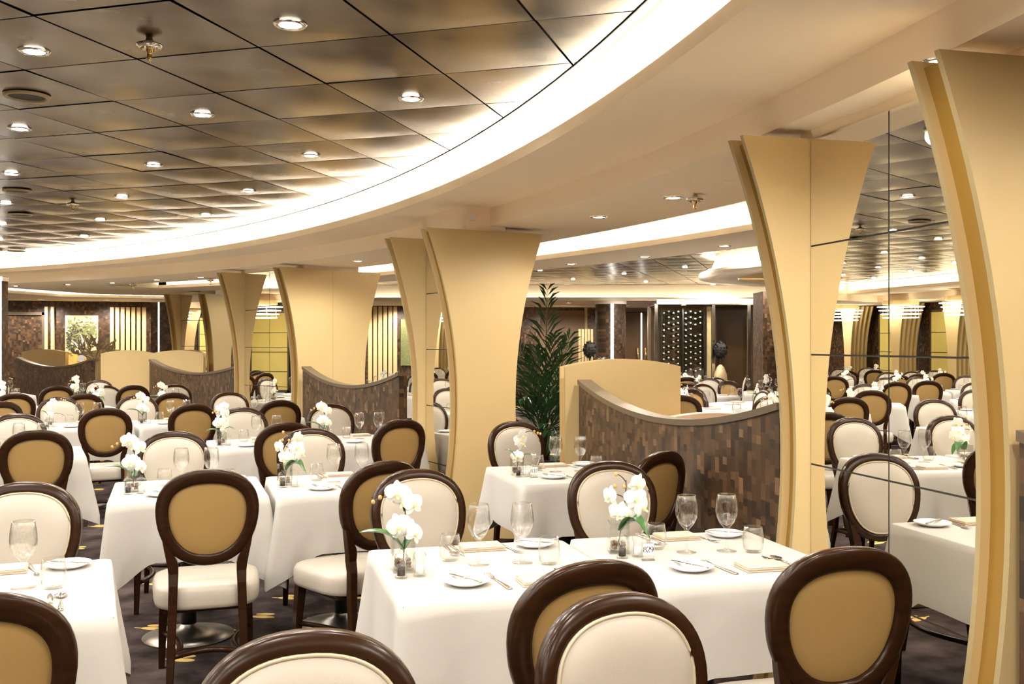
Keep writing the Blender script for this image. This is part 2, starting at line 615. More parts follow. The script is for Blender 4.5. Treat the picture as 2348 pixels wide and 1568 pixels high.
def tile_ceiling(name, inside, i0, i1, j0, j1, sag=0.012):
    mb = MB()
    rr = random.Random(3)
    n = 6
    for i in range(i0, i1):
        for j in range(j0, j1):
            c0 = TO + TA * ((i + 0.5) * TS) + TB * ((j + 0.5) * TS)
            if not inside(c0.x, c0.y):
                continue
            tx, ty = rr.uniform(-0.0035, 0.0035), rr.uniform(-0.0035, 0.0035)
            sg = sag * rr.uniform(0.8, 1.15)
            vs, fs = [], []
            for a in range(n + 1):
                for b in range(n + 1):
                    fa, fb = a / n - 0.5, b / n - 0.5
                    p = c0 + TA * (fa * (TS - 0.011)) + TB * (fb * (TS - 0.011))
                    calm = edge_calm(p.x, p.y)
                    z = Z_TILE - calm * (sg * (1 - (2 * fa) ** 2) * (1 - (2 * fb) ** 2) - tx * fa - ty * fb)
                    vs.append((p.x, p.y, z))
            for a in range(n):
                for b in range(n):
                    q = a * (n + 1) + b
                    fs.append((q, q + n + 1, q + n + 2, q + 1))
            mb.add(vs, fs)
    o = struct(name, mb.mesh(name, M['metal_tile'], True))
    return o


def in_main(x, y):
    return math.hypot(x + 15.02, y - 3.77) < 16.42 + 0.45 and x > UL - 0.35 and y > -4.6


def in_loop(loop, x, y):
    r = False
    n = len(loop)
    for i in range(n):
        (x1, y1), (x2, y2) = loop[i], loop[(i + 1) % n]
        if (y1 > y) != (y2 > y) and x < (x2 - x1) * (y - y1) / (y2 - y1) + x1:
            r = not r
    return r


edge_chk = edge_in[:-1]
tile_ceiling('ceiling', lambda x, y: in_loop(edge_chk, x, y) or any(in_loop(edge_chk, x + dx, y + dy) for dx, dy in ((.42, 0), (-.42, 0), (0, .42), (0, -.42), (.3, .3), (-.3, .3), (.3, -.3), (-.3, -.3))), -22, 32, -26, 14)
mb = MB().add([(U0, V0, 2.815), (U1, V0, 2.815), (U1, V1, 2.815), (U0, V1, 2.815)], [(3, 2, 1, 0)])
struct('ceiling', mb.mesh('ceiling_void', M['gap']))

# second recess with its tiles, and the light trough in front of it
t2s = [(x, y) for x, y in t2_loop]
tile2 = tile_ceiling('ceiling', lambda x, y: any(in_loop(t2s, x + dx, y + dy) for dx, dy in ((0, 0), (.4, 0), (-.4, 0), (0, .4), (0, -.4))), -14, 40, -10, 26, 0.010)
mb = MB()
wall_strip(t2s + [t2s[0]], Z_LOW, Z_TILE, 0, mb)
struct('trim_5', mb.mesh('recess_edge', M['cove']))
mb = MB()
t2c = Vector((7.0, 14.0))


def grow(loop, d):
    res = []
    for x, y in loop:
        w = Vector((x, y)) - t2c
        res.append(tuple(t2c + w * (1 + d / w.length)))
    return res


mb = MB()
wall_strip(tr_in, Z_LOW, 2.60, 0, mb)
wall_strip([tr_in[0], tr_out[0]], Z_LOW, 2.60, 0, mb)
wall_strip([tr_in[-1], tr_out[-1]], Z_LOW, 2.60, 0, mb)
tr_far = arc(CB, 18.16, -22, 47, 50)
flat_strip(tr_in, tr_far, 2.60, mb)
wall_strip(tr_far, Z_LOW + 0.01, 2.60, 0, mb)
fo2 = [(x + 0.02, y + 0.16) for x, y in far_out]
wall_strip(fo2, Z_LOW + 0.01, 2.60, 0, mb)
mb.add([(x, y, 2.60) for x, y in fo2 + far_in], [tuple(range(len(fo2) + len(far_in)))])
wall_strip(far_in, Z_LOW, 2.60, 0, mb)
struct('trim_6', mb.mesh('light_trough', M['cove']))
mb = MB()
for lo, off in ((tr_out, 0.0), (far_out, 0.0)):
    wall_strip(lo, Z_LOW, Z_LOW + 0.05, 0, mb)
struct('trim_7', mb.mesh('trough_lip', M['plaster']))
mb = MB()
flat_strip(arc(CB, 18.06, -22, 47, 50), arc(CB, 18.10, -22, 47, 50), Z_LOW + 0.02, mb)
put('cove_light', mb.mesh('cove_light_trough', M['led_soft']), label='warm light strip in the curved ceiling trough beyond the partitions', cat='light')
mb = MB()
flat_strip([(x, y + 0.06) for x, y in far_out], [(x, y + 0.10) for x, y in far_out], Z_LOW + 0.02, mb)
put('cove_light', mb.mesh('cove_light_far', M['led_soft']), label='warm light strip in the ceiling trough before the painting wall', cat='light')
# light strip at the far side of the second recess
mb = MB()
fl_a, fl_b = [(1.75, 21.02), (11.45, 18.45)], [(1.75, 20.98), (11.45, 18.41)]
wall_strip(fl_b, Z_LOW, Z_LOW + 0.07, 0, mb)
flat_strip([(1.6, 21.2), (11.6, 18.6)], fl_b, Z_LOW, mb)
struct('trim_8', mb.mesh('far_cove_lip', M['plaster']))
mb = MB()
flat_strip([(1.8, 21.10), (11.4, 18.54)], [(1.8, 21.06), (11.4, 18.50)], Z_LOW + 0.03, mb)
put('cove_light', mb.mesh('cove_light_back', M['led_far']), label='warm light strip along the far edge of the second tiled recess', cat='light')

# walls
def wall_obj(name, x, y, length, rz, mat, z0=0.0, z1=Z_LOW + 0.4, thick=0.12):
    mb = MB().box(0, length, 0, thick, z0, z1)
    return struct(name, mb.mesh(name, mat), (x, y, 0), rz)


wall_obj('wall_far', U0, 22.6, 8.6, 0, M['mosaic'])
wall_obj('wall_back', -1.0, 23.5, 14.0, 0, M['mosaic'])
wall_obj('wall_right', U1, V0, V1 - V0, PI / 2, M['mosaic'])
wall_obj('wall_left', U0, V0, V1 - V0, PI / 2, M['mosaic'])
wall_obj('wall_near', U0, V0 - 0.12, U1 - U0, 0, M['plaster'])


# ------------------------------------------------------------------ ceiling fittings
def m_downlight():
    a = MB()
    a.lathe([(0.042, -0.001), (0.047, -0.006), (0.058, -0.007), (0.064, 0.0)], 28)
    b = MB()
    b.lathe([(0.0005, 0.0), (0.042, 0.0)], 28)
    b.f = [q[::-1] for q in b.f]
    return a.mesh('downlight_ring', M['chrome'], True), b.mesh('downlight_lens', M['lens'])


DL = m_downlight()
spot = bpy.data.lights.new('downlight_beam', 'SPOT')
spot.energy = 32
spot.color = (1.0, 0.92, 0.81)
spot.spot_size = math.radians(165)
spot.spot_blend = 0.5
spot.shadow_soft_size = 0.055


far_spot = spot.copy()
far_spot.energy = 70


def downlight(x, y, z, label, group, beam=spot):
    t = thing('downlight', label, 'ceiling light', (x, y, z), 0, group)
    put('ring', DL[0], t)
    put('lens', DL[1], t, (0, 0, -0.003))
    if beam:
        l_ = put('beam', beam, t, (0, 0, -0.03))
    return t


for i in range(-7, 16):
    for j in range(-20, 12):
        # fitted in every second tile of every second row, staggered with the rows
        ai, bj = 2 * i + 1, 2 * j + 1
        p = TO + TA * ((ai + 0.55) * TS) + TB * ((bj + 0.5) * TS)
        if math.hypot(p.x + 15.02, p.y - 3.77) < 15.9 and p.x > -6.9 and -3.4 < p.y < 18 and (p.x > -3.6 or 4 < p.y):
            downlight(p.x, p.y, Z_TILE - 0.016, 'small round recessed downlight in a bronze ceiling tile', 'downlights in the bronze tile ceiling')
low_dl = [(2.44, 5.67), (2.30, 6.66), (3.35, 10.67), (3.80, 9.58), (4.09, 8.34), (0.98, 10.84), (-3.75, 16.77), (-2.90, 16.21), (-2.18, 15.58), (-1.47, 14.69), (-0.84, 13.97), (2.45, 1.5), (2.45, -0.4), (-8.9, 12.7), (-8.9, 15.0), (-8.9, 17.2), (-8.9, 19.2), (-8.9, 21.0), (0.6, 16.2), (0.2, 14.6), (-0.2, 19.6), (1.4, 10.2), (6.5, 20.9), (8.6, 20.2), (4.6, 21.4)]  # includes unseen lamps added to brighten the window wall and farthest pier
for x, y in ((1.25, 2.35), (1.3, 1.0), (1.0, -0.4)):  # unseen fill lamps, added to light the fins of the nearest pier
    downlight(x, y, Z_SOF - 0.001, 'small round fill lamp added in the curved soffit above the front tables', 'added fill lamps in the curved soffit')
fin_fill = spot.copy()
fin_fill.energy = 16  # added lamp, hidden behind the front fins, brightens the dim rear fin face
downlight(2.09, 2.73, Z_LOW - 0.001, 'small hidden fill lamp added between the fins above the near mirror', 'downlights in the cream lower ceiling', fin_fill)
low_dl += [(-8.2 + 1.25 * k, 22.0) for k in range(7)] + [(0.2, 22.6), (1.6, 22.9), (3.2, 22.9), (5.2, 22.6), (6.9, 22.6), (8.4, 22.2), (9.8, 21.6), (0.3, 17.4), (0.75, 19.2), (2.1, 21.9)]  # unseen lamps added to brighten the far walls and the farthest pier
for x, y in low_dl:
    downlight(x, y, Z_TILE - 0.018 if in_loop(t2s, x, y) else Z_LOW - 0.001, 'small round recessed downlight among real and added ones in the cream lower ceiling', 'downlights in the cream lower ceiling', far_spot if y > 20 else spot)
for k in range(-6, 22):
    for q in range(-2, 14):
        p = TO + TA * ((2 * k + 0.5) * TS) + TB * ((2 * q + 1.5) * TS)
        if in_loop(t2s, p.x, p.y) and p.x < 10.5 and p.y > 6.5 and (k + q) % 2 == 0:
            downlight(p.x, p.y, Z_TILE - 0.018, 'small round recessed downlight in the tiled recess beyond the partitions', 'downlights in the second tiled recess', far_spot)
mb = MB()
mb.lathe([(0.001, -0.004), (0.085, -0.004)], 32, mi=1)
mb.lathe([(0.085, -0.004), (0.09, -0.012), (0.105, -0.010), (0.11, 0.0)], 32)
me_sp = mb.mesh('speaker', [M['trim'], M['gap']], True)
for (x, y), w in zip([(-1.14, 5.32), (-1.92, 8.63), (-2.25, 10.23), (-3.17, 14.22)], ('nearest and largest of four', 'second nearest of four', 'third nearest of four', 'farthest and smallest of four')):
    put('ceiling_speaker', me_sp, None, (x, y, Z_TILE - 0.016), label='round dark ceiling speaker grille, %s along the left edge' % w, cat='speaker', group='ceiling speakers')
for (x, y), w in (((5.35, 12.5), 'near the round canopy'), ((4.3, 18.6), 'above the palm tip')):
    put('ceiling_speaker', me_sp, None, (x, y, Z_TILE - 0.02), label='round dark speaker grille in the far tiled recess, %s' % w, cat='speaker', group='ceiling speakers')
mb = MB()
mb.lathe([(0.001, -0.003), (0.07, -0.003), (0.078, 0.0)], 28)
put('round_hatch', mb.mesh('round_hatch', M['plaster_low'], True), None, (2.56, 5.05, Z_LOW - 0.001), label='flush cream round hatch in the lower ceiling left of the near pier', cat='hatch')


def sprinkler(x, y, z, label, big=1.0):
    t = thing('sprinkler', label, 'sprinkler', (x, y, z), 0, 'ceiling sprinklers')
    a = MB()
    a.lathe([(0.012, 0.0), (0.014, -0.01), (0.055, -0.028), (0.056, -0.034), (0.047, -0.042), (0.012, -0.036)], 22)
    put('rosette', SPR[0], t, scale=big)
    put('nozzle', SPR[1], t, scale=big)
    return t


a = MB()
a.lathe([(0.012, 0.0), (0.016, -0.012), (0.05, -0.026), (0.051, -0.033), (0.042, -0.042), (0.010, -0.038)], 20)
b = MB()
b.lathe([(0.013, -0.036), (0.013, -0.055), (0.009, -0.058), (0.009, -0.075), (0.012, -0.078), (0.006, -0.092), (0.001, -0.093)], 12)
for k in range(6):
    b.box(0.030 * math.cos(k) - 0.003, 0.030 * math.cos(k) + 0.003, 0.030 * math.sin(k) - 0.003, 0.030 * math.sin(k) + 0.003, -0.050, -0.036)
SPR = (a.mesh('rosette', M['chrome'], True), b.mesh('nozzle', M['brass'], True))
sprinkler(-0.45, 4.21, Z_TILE - 0.012, 'chrome sprinkler head hanging from the nearest bronze ceiling tiles')
sprinkler(-1.60, 9.16, Z_TILE - 0.012, 'smaller chrome sprinkler head farther back in the bronze tile ceiling')
sprinkler(2.51, 5.51, Z_LOW, 'chrome sprinkler head beside a downlight in the cream ceiling')
sprinkler(-1.88, 15.51, Z_LOW, 'white and chrome sprinkler head above the far left partition')
sprinkler(-0.72, 14.12, Z_LOW, 'chrome sprinkler head left of the third gold pier')
mb = MB().box(-0.02, 0.02, -0.02, 0.02, -0.05, 0.0, 0, 0.004)
det = mb.mesh('sensor', M['white'])


# ------------------------------------------------------------------ gold piers with mirrors
def fin_outline(w0, top, bottom=0.0, n=22, k=0.139, waist=1.05):
    right = [(w0 + k * (bottom + (top - bottom) * i / n - waist) ** 2, bottom + (top - bottom) * i / n) for i in range(n + 1)]
    left = [(-x, z) for x, z in reversed(right)]
    return right + left


def fin_mesh(w0, top, k=0.139, seam=False):
    mb = MB()
    th = 0.022
    mb.prism(fin_outline(w0, top, k=k), 0.0, th, 0, 1)
    if seam:
        mb.box(-0.002, 0.002, -0.0008, 0.001, 0.05, top - 0.005, 1)
    return mb.mesh('fin_board', [M['gold'], M['trim']])


def pier(name_label, x, y, rot, w0, length, cols, seam=False, top=2.38):
    t = thing('mirrored_pier', name_label, 'pier', (x, y, 0), math.radians(rot), 'gold fin piers along the curve')
    me = fin_mesh(w0, top, seam=seam)
    for yy in (0.0, 0.125, length, length + 0.11):
        put('fin_board', me, t, (0, yy, 0))
    hc = w0 - 0.066
    mb = MB()
    for ya in (0.022, length + 0.022):
        mb.prism(fin_outline(w0 - 0.035, top - 0.02), ya, ya + 0.103 if ya < 0.1 else ya + 0.088)
    put('spacer', mb.mesh('spacer', M['ochre']), t)
    mb = MB().box(-hc + 0.012, hc - 0.012, 0.022, length + 0.10, 0.0, 2.56)
    put('core', mb.mesh('core', M['plaster']), t)
    mb = MB().box(-hc + 0.004, hc - 0.004, 0.148, length, 0.02, 2.375)
    put('backing', mb.mesh('mirror_backing', M['gap']), t)
    rows = [0.103, 0.56, 1.017, 1.474, 1.928, 2.38]
    y0, y1 = 0.148, length
    wd = (y1 - y0) / cols
    for sx in (-1, 1):
        for c_ in range(cols):
            for r_ in range(5):
                mb = MB()
                g_ = 0.0035
                ya, yb = y0 + c_ * wd + g_, y0 + (c_ + 1) * wd - g_
                za, zb = rows[r_] + g_, rows[r_ + 1] - g_
                xa = sx * hc
                mb.box(min(xa, xa - sx * 0.003), max(xa, xa - sx * 0.003), ya, yb, za, zb)
                put('mirror_pane', mb.mesh('mirror_pane', M['mirror']), t)
    return t


P1 = pier('nearest gold pier at the right edge with tall mirror between flared fins', 2.42, 2.50, 0, 0.266, 1.225, 2)
P2 = pier('second gold pier right of the middle, broad flared face beside the palm', 1.645, 7.365, 14.4, 0.245, 0.76, 1)
P3 = pier('third and widest gold pier with a seam down its middle', 0.77, 11.74, 33, 0.475, 1.22, 2, True)
P4 = pier('small farthest gold pier behind the left partition', -0.72, 18.05, 57, 0.25, 0.72, 1)
put('sensor', det, P2, (-0.13, -0.004, 2.50), label='small white sensor box on the header')


# ------------------------------------------------------------------ partitions
def divider(label, x0, y0, x1, y1, mat='mosaic', dip=0.16, ztop=1.265, thick=0.09):
    dx, dy = x1 - x0, y1 - y0
    ln = math.hypot(dx, dy)
    ang = math.atan2(dy, dx)
    t = thing('divider_wall', label, 'divider', (x0, y0, 0), ang, 'mosaic dividers with dipping tops')
    n = 32
    zt = lambda s: ztop - 0.03 - dip * (1 - (2 * s - 1) ** 2)
    pts = [(0, 0), (ln, 0)] + [(ln * (1 - i / n), zt(1 - i / n)) for i in range(n + 1)]
    mb = MB().prism(pts, 0.012, thick, 0, 0)
    put('mosaic_panel', mb.mesh('mosaic_panel', M[mat]), t)
    rings = []
    for i in range(n + 1):
        s = i / n
        z = zt(s)
        rings.append([(ln * s, 0.0, z), (ln * s, 0.0, z + 0.032), (ln * s, thick + 0.012, z + 0.032), (ln * s, thick + 0.012, z)])
    mb = MB().loft(rings)
    put('cap_rail', mb.mesh('cap_rail', M['rail']), t)
    return t


# direction runs away from the camera so that local +y lies to the left; mosaic faces both ways
divider('near mosaic divider with dipping dark top right of table 829', 2.24, 3.86, 2.24, 6.66)
divider('mosaic divider sliver at the right edge against the nearest pier', 2.24, -0.5, 2.24, 2.46)
divider('mosaic divider with dipping top between the second and third gold piers', 1.24, 8.78, 0.50, 11.42)
divider('long mosaic divider with dipping top left of the third pier', -0.20, 13.0, -1.75, 17.2)
xa, ya = C(-7.06, 16.80)
xb, yb = C(-9.6, 19.35)
divider('farthest left mosaic divider below the tree painting', xa, ya, xb, yb)


def low_panel(label, x, y, rz, w=0.88, ztop=1.355, gap=0.12):
    t = thing('low_gold_screen', label, 'screen', (x, y, 0), rz, 'low arched gold screens')
    n = 16
    h = w / 2
    pts = [(-h * 0.985, 0), (h * 0.985, 0)] + [(h * (1 - 2 * i / n), ztop + 0.055 * (1 - (1 - 2 * i / n) ** 2)) for i in range(n + 1)]
    mb = MB().prism(pts, 0, 0.022, 0, 1)
    me = mb.mesh('board', [M['gold'], M['trim']])
    put('board', me, t)
    put('board', me, t, (0, gap, 0))
    mb = MB().box(-h + 0.06, h - 0.06, 0.02, gap, 0, ztop - 0.10)
    put('core', mb.mesh('core', M['gold']), t)
    return t


low_panel('low arched gold screen at the end of the near mosaic divider', 2.50, 6.70, 0)
x, y = C(-5.60, 16.55)
low_panel('low arched gold screen behind the long left divider, right one', x, y, math.radians(-14))
x, y = C(-6.52, 16.75)
low_panel('low arched gold screen standing between the two left dividers', x, y, math.radians(-14))
x, y = C(-9.35, 19.75)
low_panel('low arched gold screen at the far left below the doorway', x, y, math.radians(-14))
x, y = C(-8.0, 19.6)
low_panel('low arched gold screen in front of the tree painting', x, y, math.radians(-2), 0.8)

# curved peach benches behind the near divider
def bench(label, x, y, rz, w=1.3):
    t = thing('banquette', label, 'bench', (x, y, 0), rz, 'peach banquettes behind the near divider')
    n = 14
    pts = [(-w / 2, 0.40), (w / 2, 0.40)] + [(w / 2 * (1 - 2 * i / n), 0.965 + 0.06 * (1 - (1 - 2 * i / n) ** 2)) for i in range(n + 1)]
    mb = MB().prism(pts, 0, 0.10)
    put('backrest', mb.mesh('backrest', M['peach']), t)
    mb = MB().box(-w / 2, w / 2, 0.0, 0.52, 0.30, 0.46, 0, 0.02)
    put('seat', mb.mesh('seat', M['peach']), t)
    mb = MB().box(-w / 2, w / 2, 0.02, 0.48, 0.0, 0.30)
    put('plinth', mb.mesh('plinth', M['wood']), t)


bench('peach banquette back curving just above the near divider', 2.33, 5.0, -PI / 2, 1.7)
bench('peach banquette facing the other one before the low gold screen', 3.1, 6.62, PI, 0.9)

# ------------------------------------------------------------------ far wall and its fittings
def slats(label, x, y, n, step, h=1.95, z0=0.35, rz=0.0, depth=0.10, w=0.075, kind=None):
    t = thing('slat_screen', label, 'slat screen', (x, y, 0), rz, 'gold upright slats on the mosaic walls')
    mb = MB().box(-w / 2, w / 2, -depth, 0, z0, z0 + h)
    me = mb.mesh('slat', M['gold'])
    for i in range(n):
        put('slat', me, t, ((i - (n - 1) / 2) * step, 0, 0))
    return t


def on_far(px_ray, v):
    """u where the view ray with slope px_ray meets the plane of constant v"""
    c, s = math.cos(YAW), math.sin(YAW)
    return v * (c * px_ray + s) / (-s * px_ray + c)


rx = lambda px: (px - 1174) / 2270.0
VF = 22.6
ua, ub = on_far(rx(258), VF), on_far(rx(331), VF)
slats('seven gold upright slats on the mosaic wall right of the tree painting', (ua + ub) / 2, VF - 0.001, 7, (ub - ua) / 6, 2.0, 0.3)
ua, ub = on_far(rx(108), VF), on_far(rx(122), VF)
slats('two gold upright slats beside the dark doorway on the far left', (ua + ub) / 2, VF - 0.001, 2, ub - ua, 2.0, 0.3, w=0.06)
ua, ub = on_far(rx(848), 23.5), on_far(rx(905), 23.5)
slats('six gold upright slats seen between the second and third piers', (ua + ub) / 2, 23.499, 6, (ub - ua) / 5, 2.2, 0.2, w=0.09)
# doorway on the far left
ua, ub = on_far(rx(2), VF), on_far(rx(98), VF)
mb = MB()
mb.box(0, ub - ua, -0.05, 0, 0, 2.12, 0)
mb.box(-0.06, 0, -0.10, 0, 0, 2.18, 1)
mb.box(ub - ua, ub - ua + 0.06, -0.10, 0, 0, 2.18, 1)
mb.box(-0.06, ub - ua + 0.06, -0.10, 0, 2.12, 2.18, 1)
struct('door_1', mb.mesh('door_1', [M['mosaic'], M['rail']]), (ua, VF, 0))
# tree painting: canvas, ground, foliage dabs, trunk
ua, ub = on_far(rx(150), VF), on_far(rx(225), VF)
pw = ub - ua
t = thing('tree_painting', 'upright painting of a gnarled olive tree on the far mosaic wall', 'painting', ((ua + ub) / 2, VF - 0.001, 0.98), 0)
ph = 1.14
mb = MB().box(-pw / 2, pw / 2, -0.04, 0, 0, ph)
put('canvas', mb.mesh('canvas', M['oil_sky']), t)
mb = MB().box(-pw / 2, pw / 2, -0.043, -0.04, 0, ph * 0.33)
put('painted_ground', mb.mesh('painted_ground', M['oil_ground']), t)
rr = random.Random(5)


def dabs(n, cx, cz, sx, sz, size, y):
    mb = MB()
    for _ in range(n):
        a = rr.gauss(0, 0.55)
        b_ = rr.gauss(0, 0.55)
        px_, pz_ = cx + a * sx, cz + b_ * sz
        if abs(px_) > pw / 2 - 0.03 or not 0.05 < pz_ < ph - 0.03:
            continue
        an = rr.uniform(0, PI)
        l_, w_ = size * rr.uniform(0.7, 1.5), size * 0.45
        c_, s_ = math.cos(an), math.sin(an)
        yy = y - rr.uniform(0, 0.002)
        mb.add([(px_ + l_ * c_ * q - w_ * s_ * r_, yy, pz_ + l_ * s_ * q + w_ * c_ * r_) for q, r_ in ((-1, 0), (0, -1), (1, 0), (0, 1))], [(0, 1, 2, 3)])
    return mb


mb = dabs(420, -0.10, 0.74, 0.36, 0.30, 0.032, -0.045)
put('painted_foliage', mb.mesh('painted_foliage', M['oil_green']), t)
mb = dabs(240, -0.20, 0.64, 0.30, 0.26, 0.026, -0.048)
put('painted_shade', mb.mesh('painted_shade', M['oil_dark']), t)
mb = dabs(120, 0.26, 0.85, 0.14, 0.18, 0.028, -0.048)
put('painted_foliage', mb.mesh('painted_foliage', M['oil_green']), t)
mb = MB()
mb.tube([(-0.02, -0.05, 0.16), (0.02, -0.05, 0.32), (-0.03, -0.05, 0.45), (0.03, -0.05, 0.6), (-0.02, -0.05, 0.75)], [0.07, 0.05, 0.04, 0.025, 0.01], 8, flat=1.0)
mb.tube([(-0.02, -0.05, 0.42), (-0.12, -0.05, 0.55), (-0.2, -0.05, 0.62)], [0.03, 0.02, 0.01], 6)
mb.tube([(0.02, -0.05, 0.5), (0.12, -0.05, 0.6), (0.22, -0.05, 0.72)], [0.03, 0.018, 0.01], 6)
mb.v = [(x_, -0.046 - 0.004 * (1 if y_ < -0.05 else 0), z_) for x_, y_, z_ in mb.v]
put('painted_trunk', mb.mesh('painted_trunk', M['oil_trunk']), t)
# second picture, only a strip of it shows left of the light column
ua = on_far(rx(352), VF)
t = thing('narrow_picture', 'narrow strip of a green picture left of the lit column', 'painting', (ua + 0.35, VF - 0.001, 0.98), 0)
mb = MB().box(-0.36, 0.36, -0.04, 0, 0, 1.05)
put('canvas', mb.mesh('canvas', M['oil_sky']), t)
mb = MB().box(-0.36, 0.36, -0.043, -0.04, 0.18, 0.75)
put('painted_foliage', mb.mesh('painted_foliage', M['oil_dark']), t)
ua = on_far(rx(926), 23.5)
t = thing('green_picture', 'dark green picture right of the six gold slats', 'painting', (ua + 0.28, 23.499, 1.0), 0)
mb = MB().box(-0.36, 0.36, -0.04, 0, 0, 1.1)
put('canvas', mb.mesh('canvas', M['oil_green']), t)

# golden olive branch sculpture on the low screens before the painting
t = thing('branch_sculpture', 'golden leafy branch sculpture in front of the tree painting', 'sculpture', (*C(-8.12, 19.3), 0.0), 0)
rr = random.Random(11)
mb, lf = MB(), MB()
mb.lathe([(0.001, 0.0), (0.16, 0.0), (0.16, 0.03), (0.02, 0.05)], 20)
mb.tube([(0, 0, 0.03), (0.01, 0, 0.6), (0, 0, 1.2)], 0.014, 6)


def branch(p, d, ln, lvl):
    q = p + d * ln
    mb.tube([p, (p + q) / 2 + Vector((0, 0, 0.01)), q], [0.013 - 0.003 * lvl, 0.011 - 0.003 * lvl, 0.008 - 0.002 * lvl], 5)
    for k in range(4):
        s_ = p.lerp(q, 0.3 + 0.23 * k)
        dv = (d + Vector((rr.uniform(-.9, .9), rr.uniform(-.6, .6), rr.uniform(-.3, .8)))).normalized()
        e_ = s_ + dv * 0.085
        sd = dv.cross(Vector((0, 1, 0.2))).normalized() * 0.017
        lf.add([s_, s_.lerp(e_, .5) + sd, e_, s_.lerp(e_, .5) - sd], [(0, 1, 2, 3)])
    if lvl < 2:
        for k in range(3):
            dv = (d + Vector((rr.uniform(-1, 1), rr.uniform(-.5, .5), rr.uniform(-.2, .6)))).normalized()
            branch(p.lerp(q, 0.45 + 0.25 * k), dv, ln * 0.62, lvl + 1)


for d in ((0.7, 0, 0.8), (-0.5, 0.1, 0.9), (0.2, -0.1, 1.0), (1.0, 0.1, 0.35), (-0.8, 0, 0.5)):
    branch(Vector((0, 0, 1.18)), Vector(d).normalized(), 0.27, 0)
put('branches', mb.mesh('branches', M['pipe'], True), t)
put('leaves', lf.mesh('leaves', M['pipe']), t)

# square light columns with a white line
def light_column(label, x, y, rz, w=0.5, d=0.5, line_x=0.0, ztop=Z_LOW):
    t = thing('light_column', label, 'column', (x, y, 0), rz, 'mosaic columns with a white light line')
    mb = MB().box(-w / 2, w / 2, -d / 2, d / 2, 0, ztop)
    put('shaft', mb.mesh('shaft', M['mosaic']), t)
    mb = MB().box(line_x - 0.014, line_x + 0.014, -d / 2 - 0.006, -d / 2 + 0.004, 0.02, ztop - 0.02)
    put('light_line', mb.mesh('light_line', M['line']), t)
    mb = MB().box(-w / 2 - 0.01, w / 2 + 0.01, -d / 2 - 0.01, d / 2 + 0.01, ztop - 0.06, ztop - 0.005)
    put('capital', mb.mesh('capital', M['plaster_low']), t)
    return t


x, y = C(rx(2) * 13.3, 13.3)
light_column('dark column with a white light line at the left edge', x, y, math.radians(-14), 0.11, 0.16, 0.035)
x, y = C(rx(378) * 20.2, 20.2)
light_column('mosaic column with a white light line left of the farthest pier', x, y, math.radians(-14), 0.42, 0.42, -0.05)

# ------------------------------------------------------------------ the room beyond the partitions
def round_column(label, x, y, r, ztop=Z_LOW):
    t = thing('round_column', label, 'column', (x, y, 0), math.radians(-14))
    n = 40
    # faceted so the blocks run along local x: build as many narrow faces with the mosaic unrolled
    mb = MB().lathe([(r, 0.0), (r, ztop)], n)
    put('shaft', mb.mesh('shaft', M['mosaic'], True), t)
    mb = MB().box(-0.03, 0.03, -r - 0.012, -r + 0.03, 0.02, ztop - 0.03)
    put('light_line', mb.mesh('light_line', M['line']), t)
    mb = MB().lathe([(r + 0.02, ztop - 0.07), (r + 0.02, ztop - 0.004)], n)
    put('collar', mb.mesh('collar', M['plaster_low'], True), t)
    return t


x, y = C(rx(1400) * 20.9, 20.9)
round_column('round mosaic column with a bright white light line, above the near divider', x, y, 0.32)
x, y = C(rx(1776) * 17.2, 17.2)
mb = MB().box(-0.25, 0.35, -0.2, 0.5, 0, Z_LOW)
t = thing('mosaic_pillar', 'square mosaic pillar beside the left fin of the nearest pier', 'column', (x, y, 0), math.radians(-14))
put('shaft', mb.mesh('shaft', M['mosaic']), t)

# double doors with brass pulls
x, y = C(rx(1470) * 23.2, 23.2)
t = thing('double_door', 'dark bronze double door with upright brass pulls right of the column', 'door', (x, y, 0), math.radians(-14))
mb = MB().box(-0.62, -0.62 + 1.30, -0.03, 0.05, 0, 2.32)
for sx, w_ in ((-0.31, 0.30), (0.31, 0.30)):
    a = MB().box(sx - w_, sx + w_, -0.05, 0.0, 0.0, 2.25, 0, 0.006)
    lf_ = put('leaf', a.mesh('leaf', M['door']), t)
    hx = sx + (0.22 if sx < 0 else -0.22)
    a = MB().tube([(hx, -0.05, 1.02), (hx, -0.10, 1.02), (hx, -0.10, 1.42), (hx, -0.05, 1.42)], 0.018, 8)
    put('handle', a.mesh('handle', M['brass'], True), lf_)
a = MB().box(-0.70, -0.63, -0.06, 0.04, 0, 2.34).box(0.63, 0.70, -0.06, 0.04, 0, 2.34).box(-0.70, 0.70, -0.06, 0.04, 2.27, 2.34)
put('frame', a.mesh('frame', M['rail']), t)
a = MB().box(-0.014, 0.014, -0.056, -0.05, 0.02, 2.24)
put('light_line', a.mesh('light_line', M['line']), t)

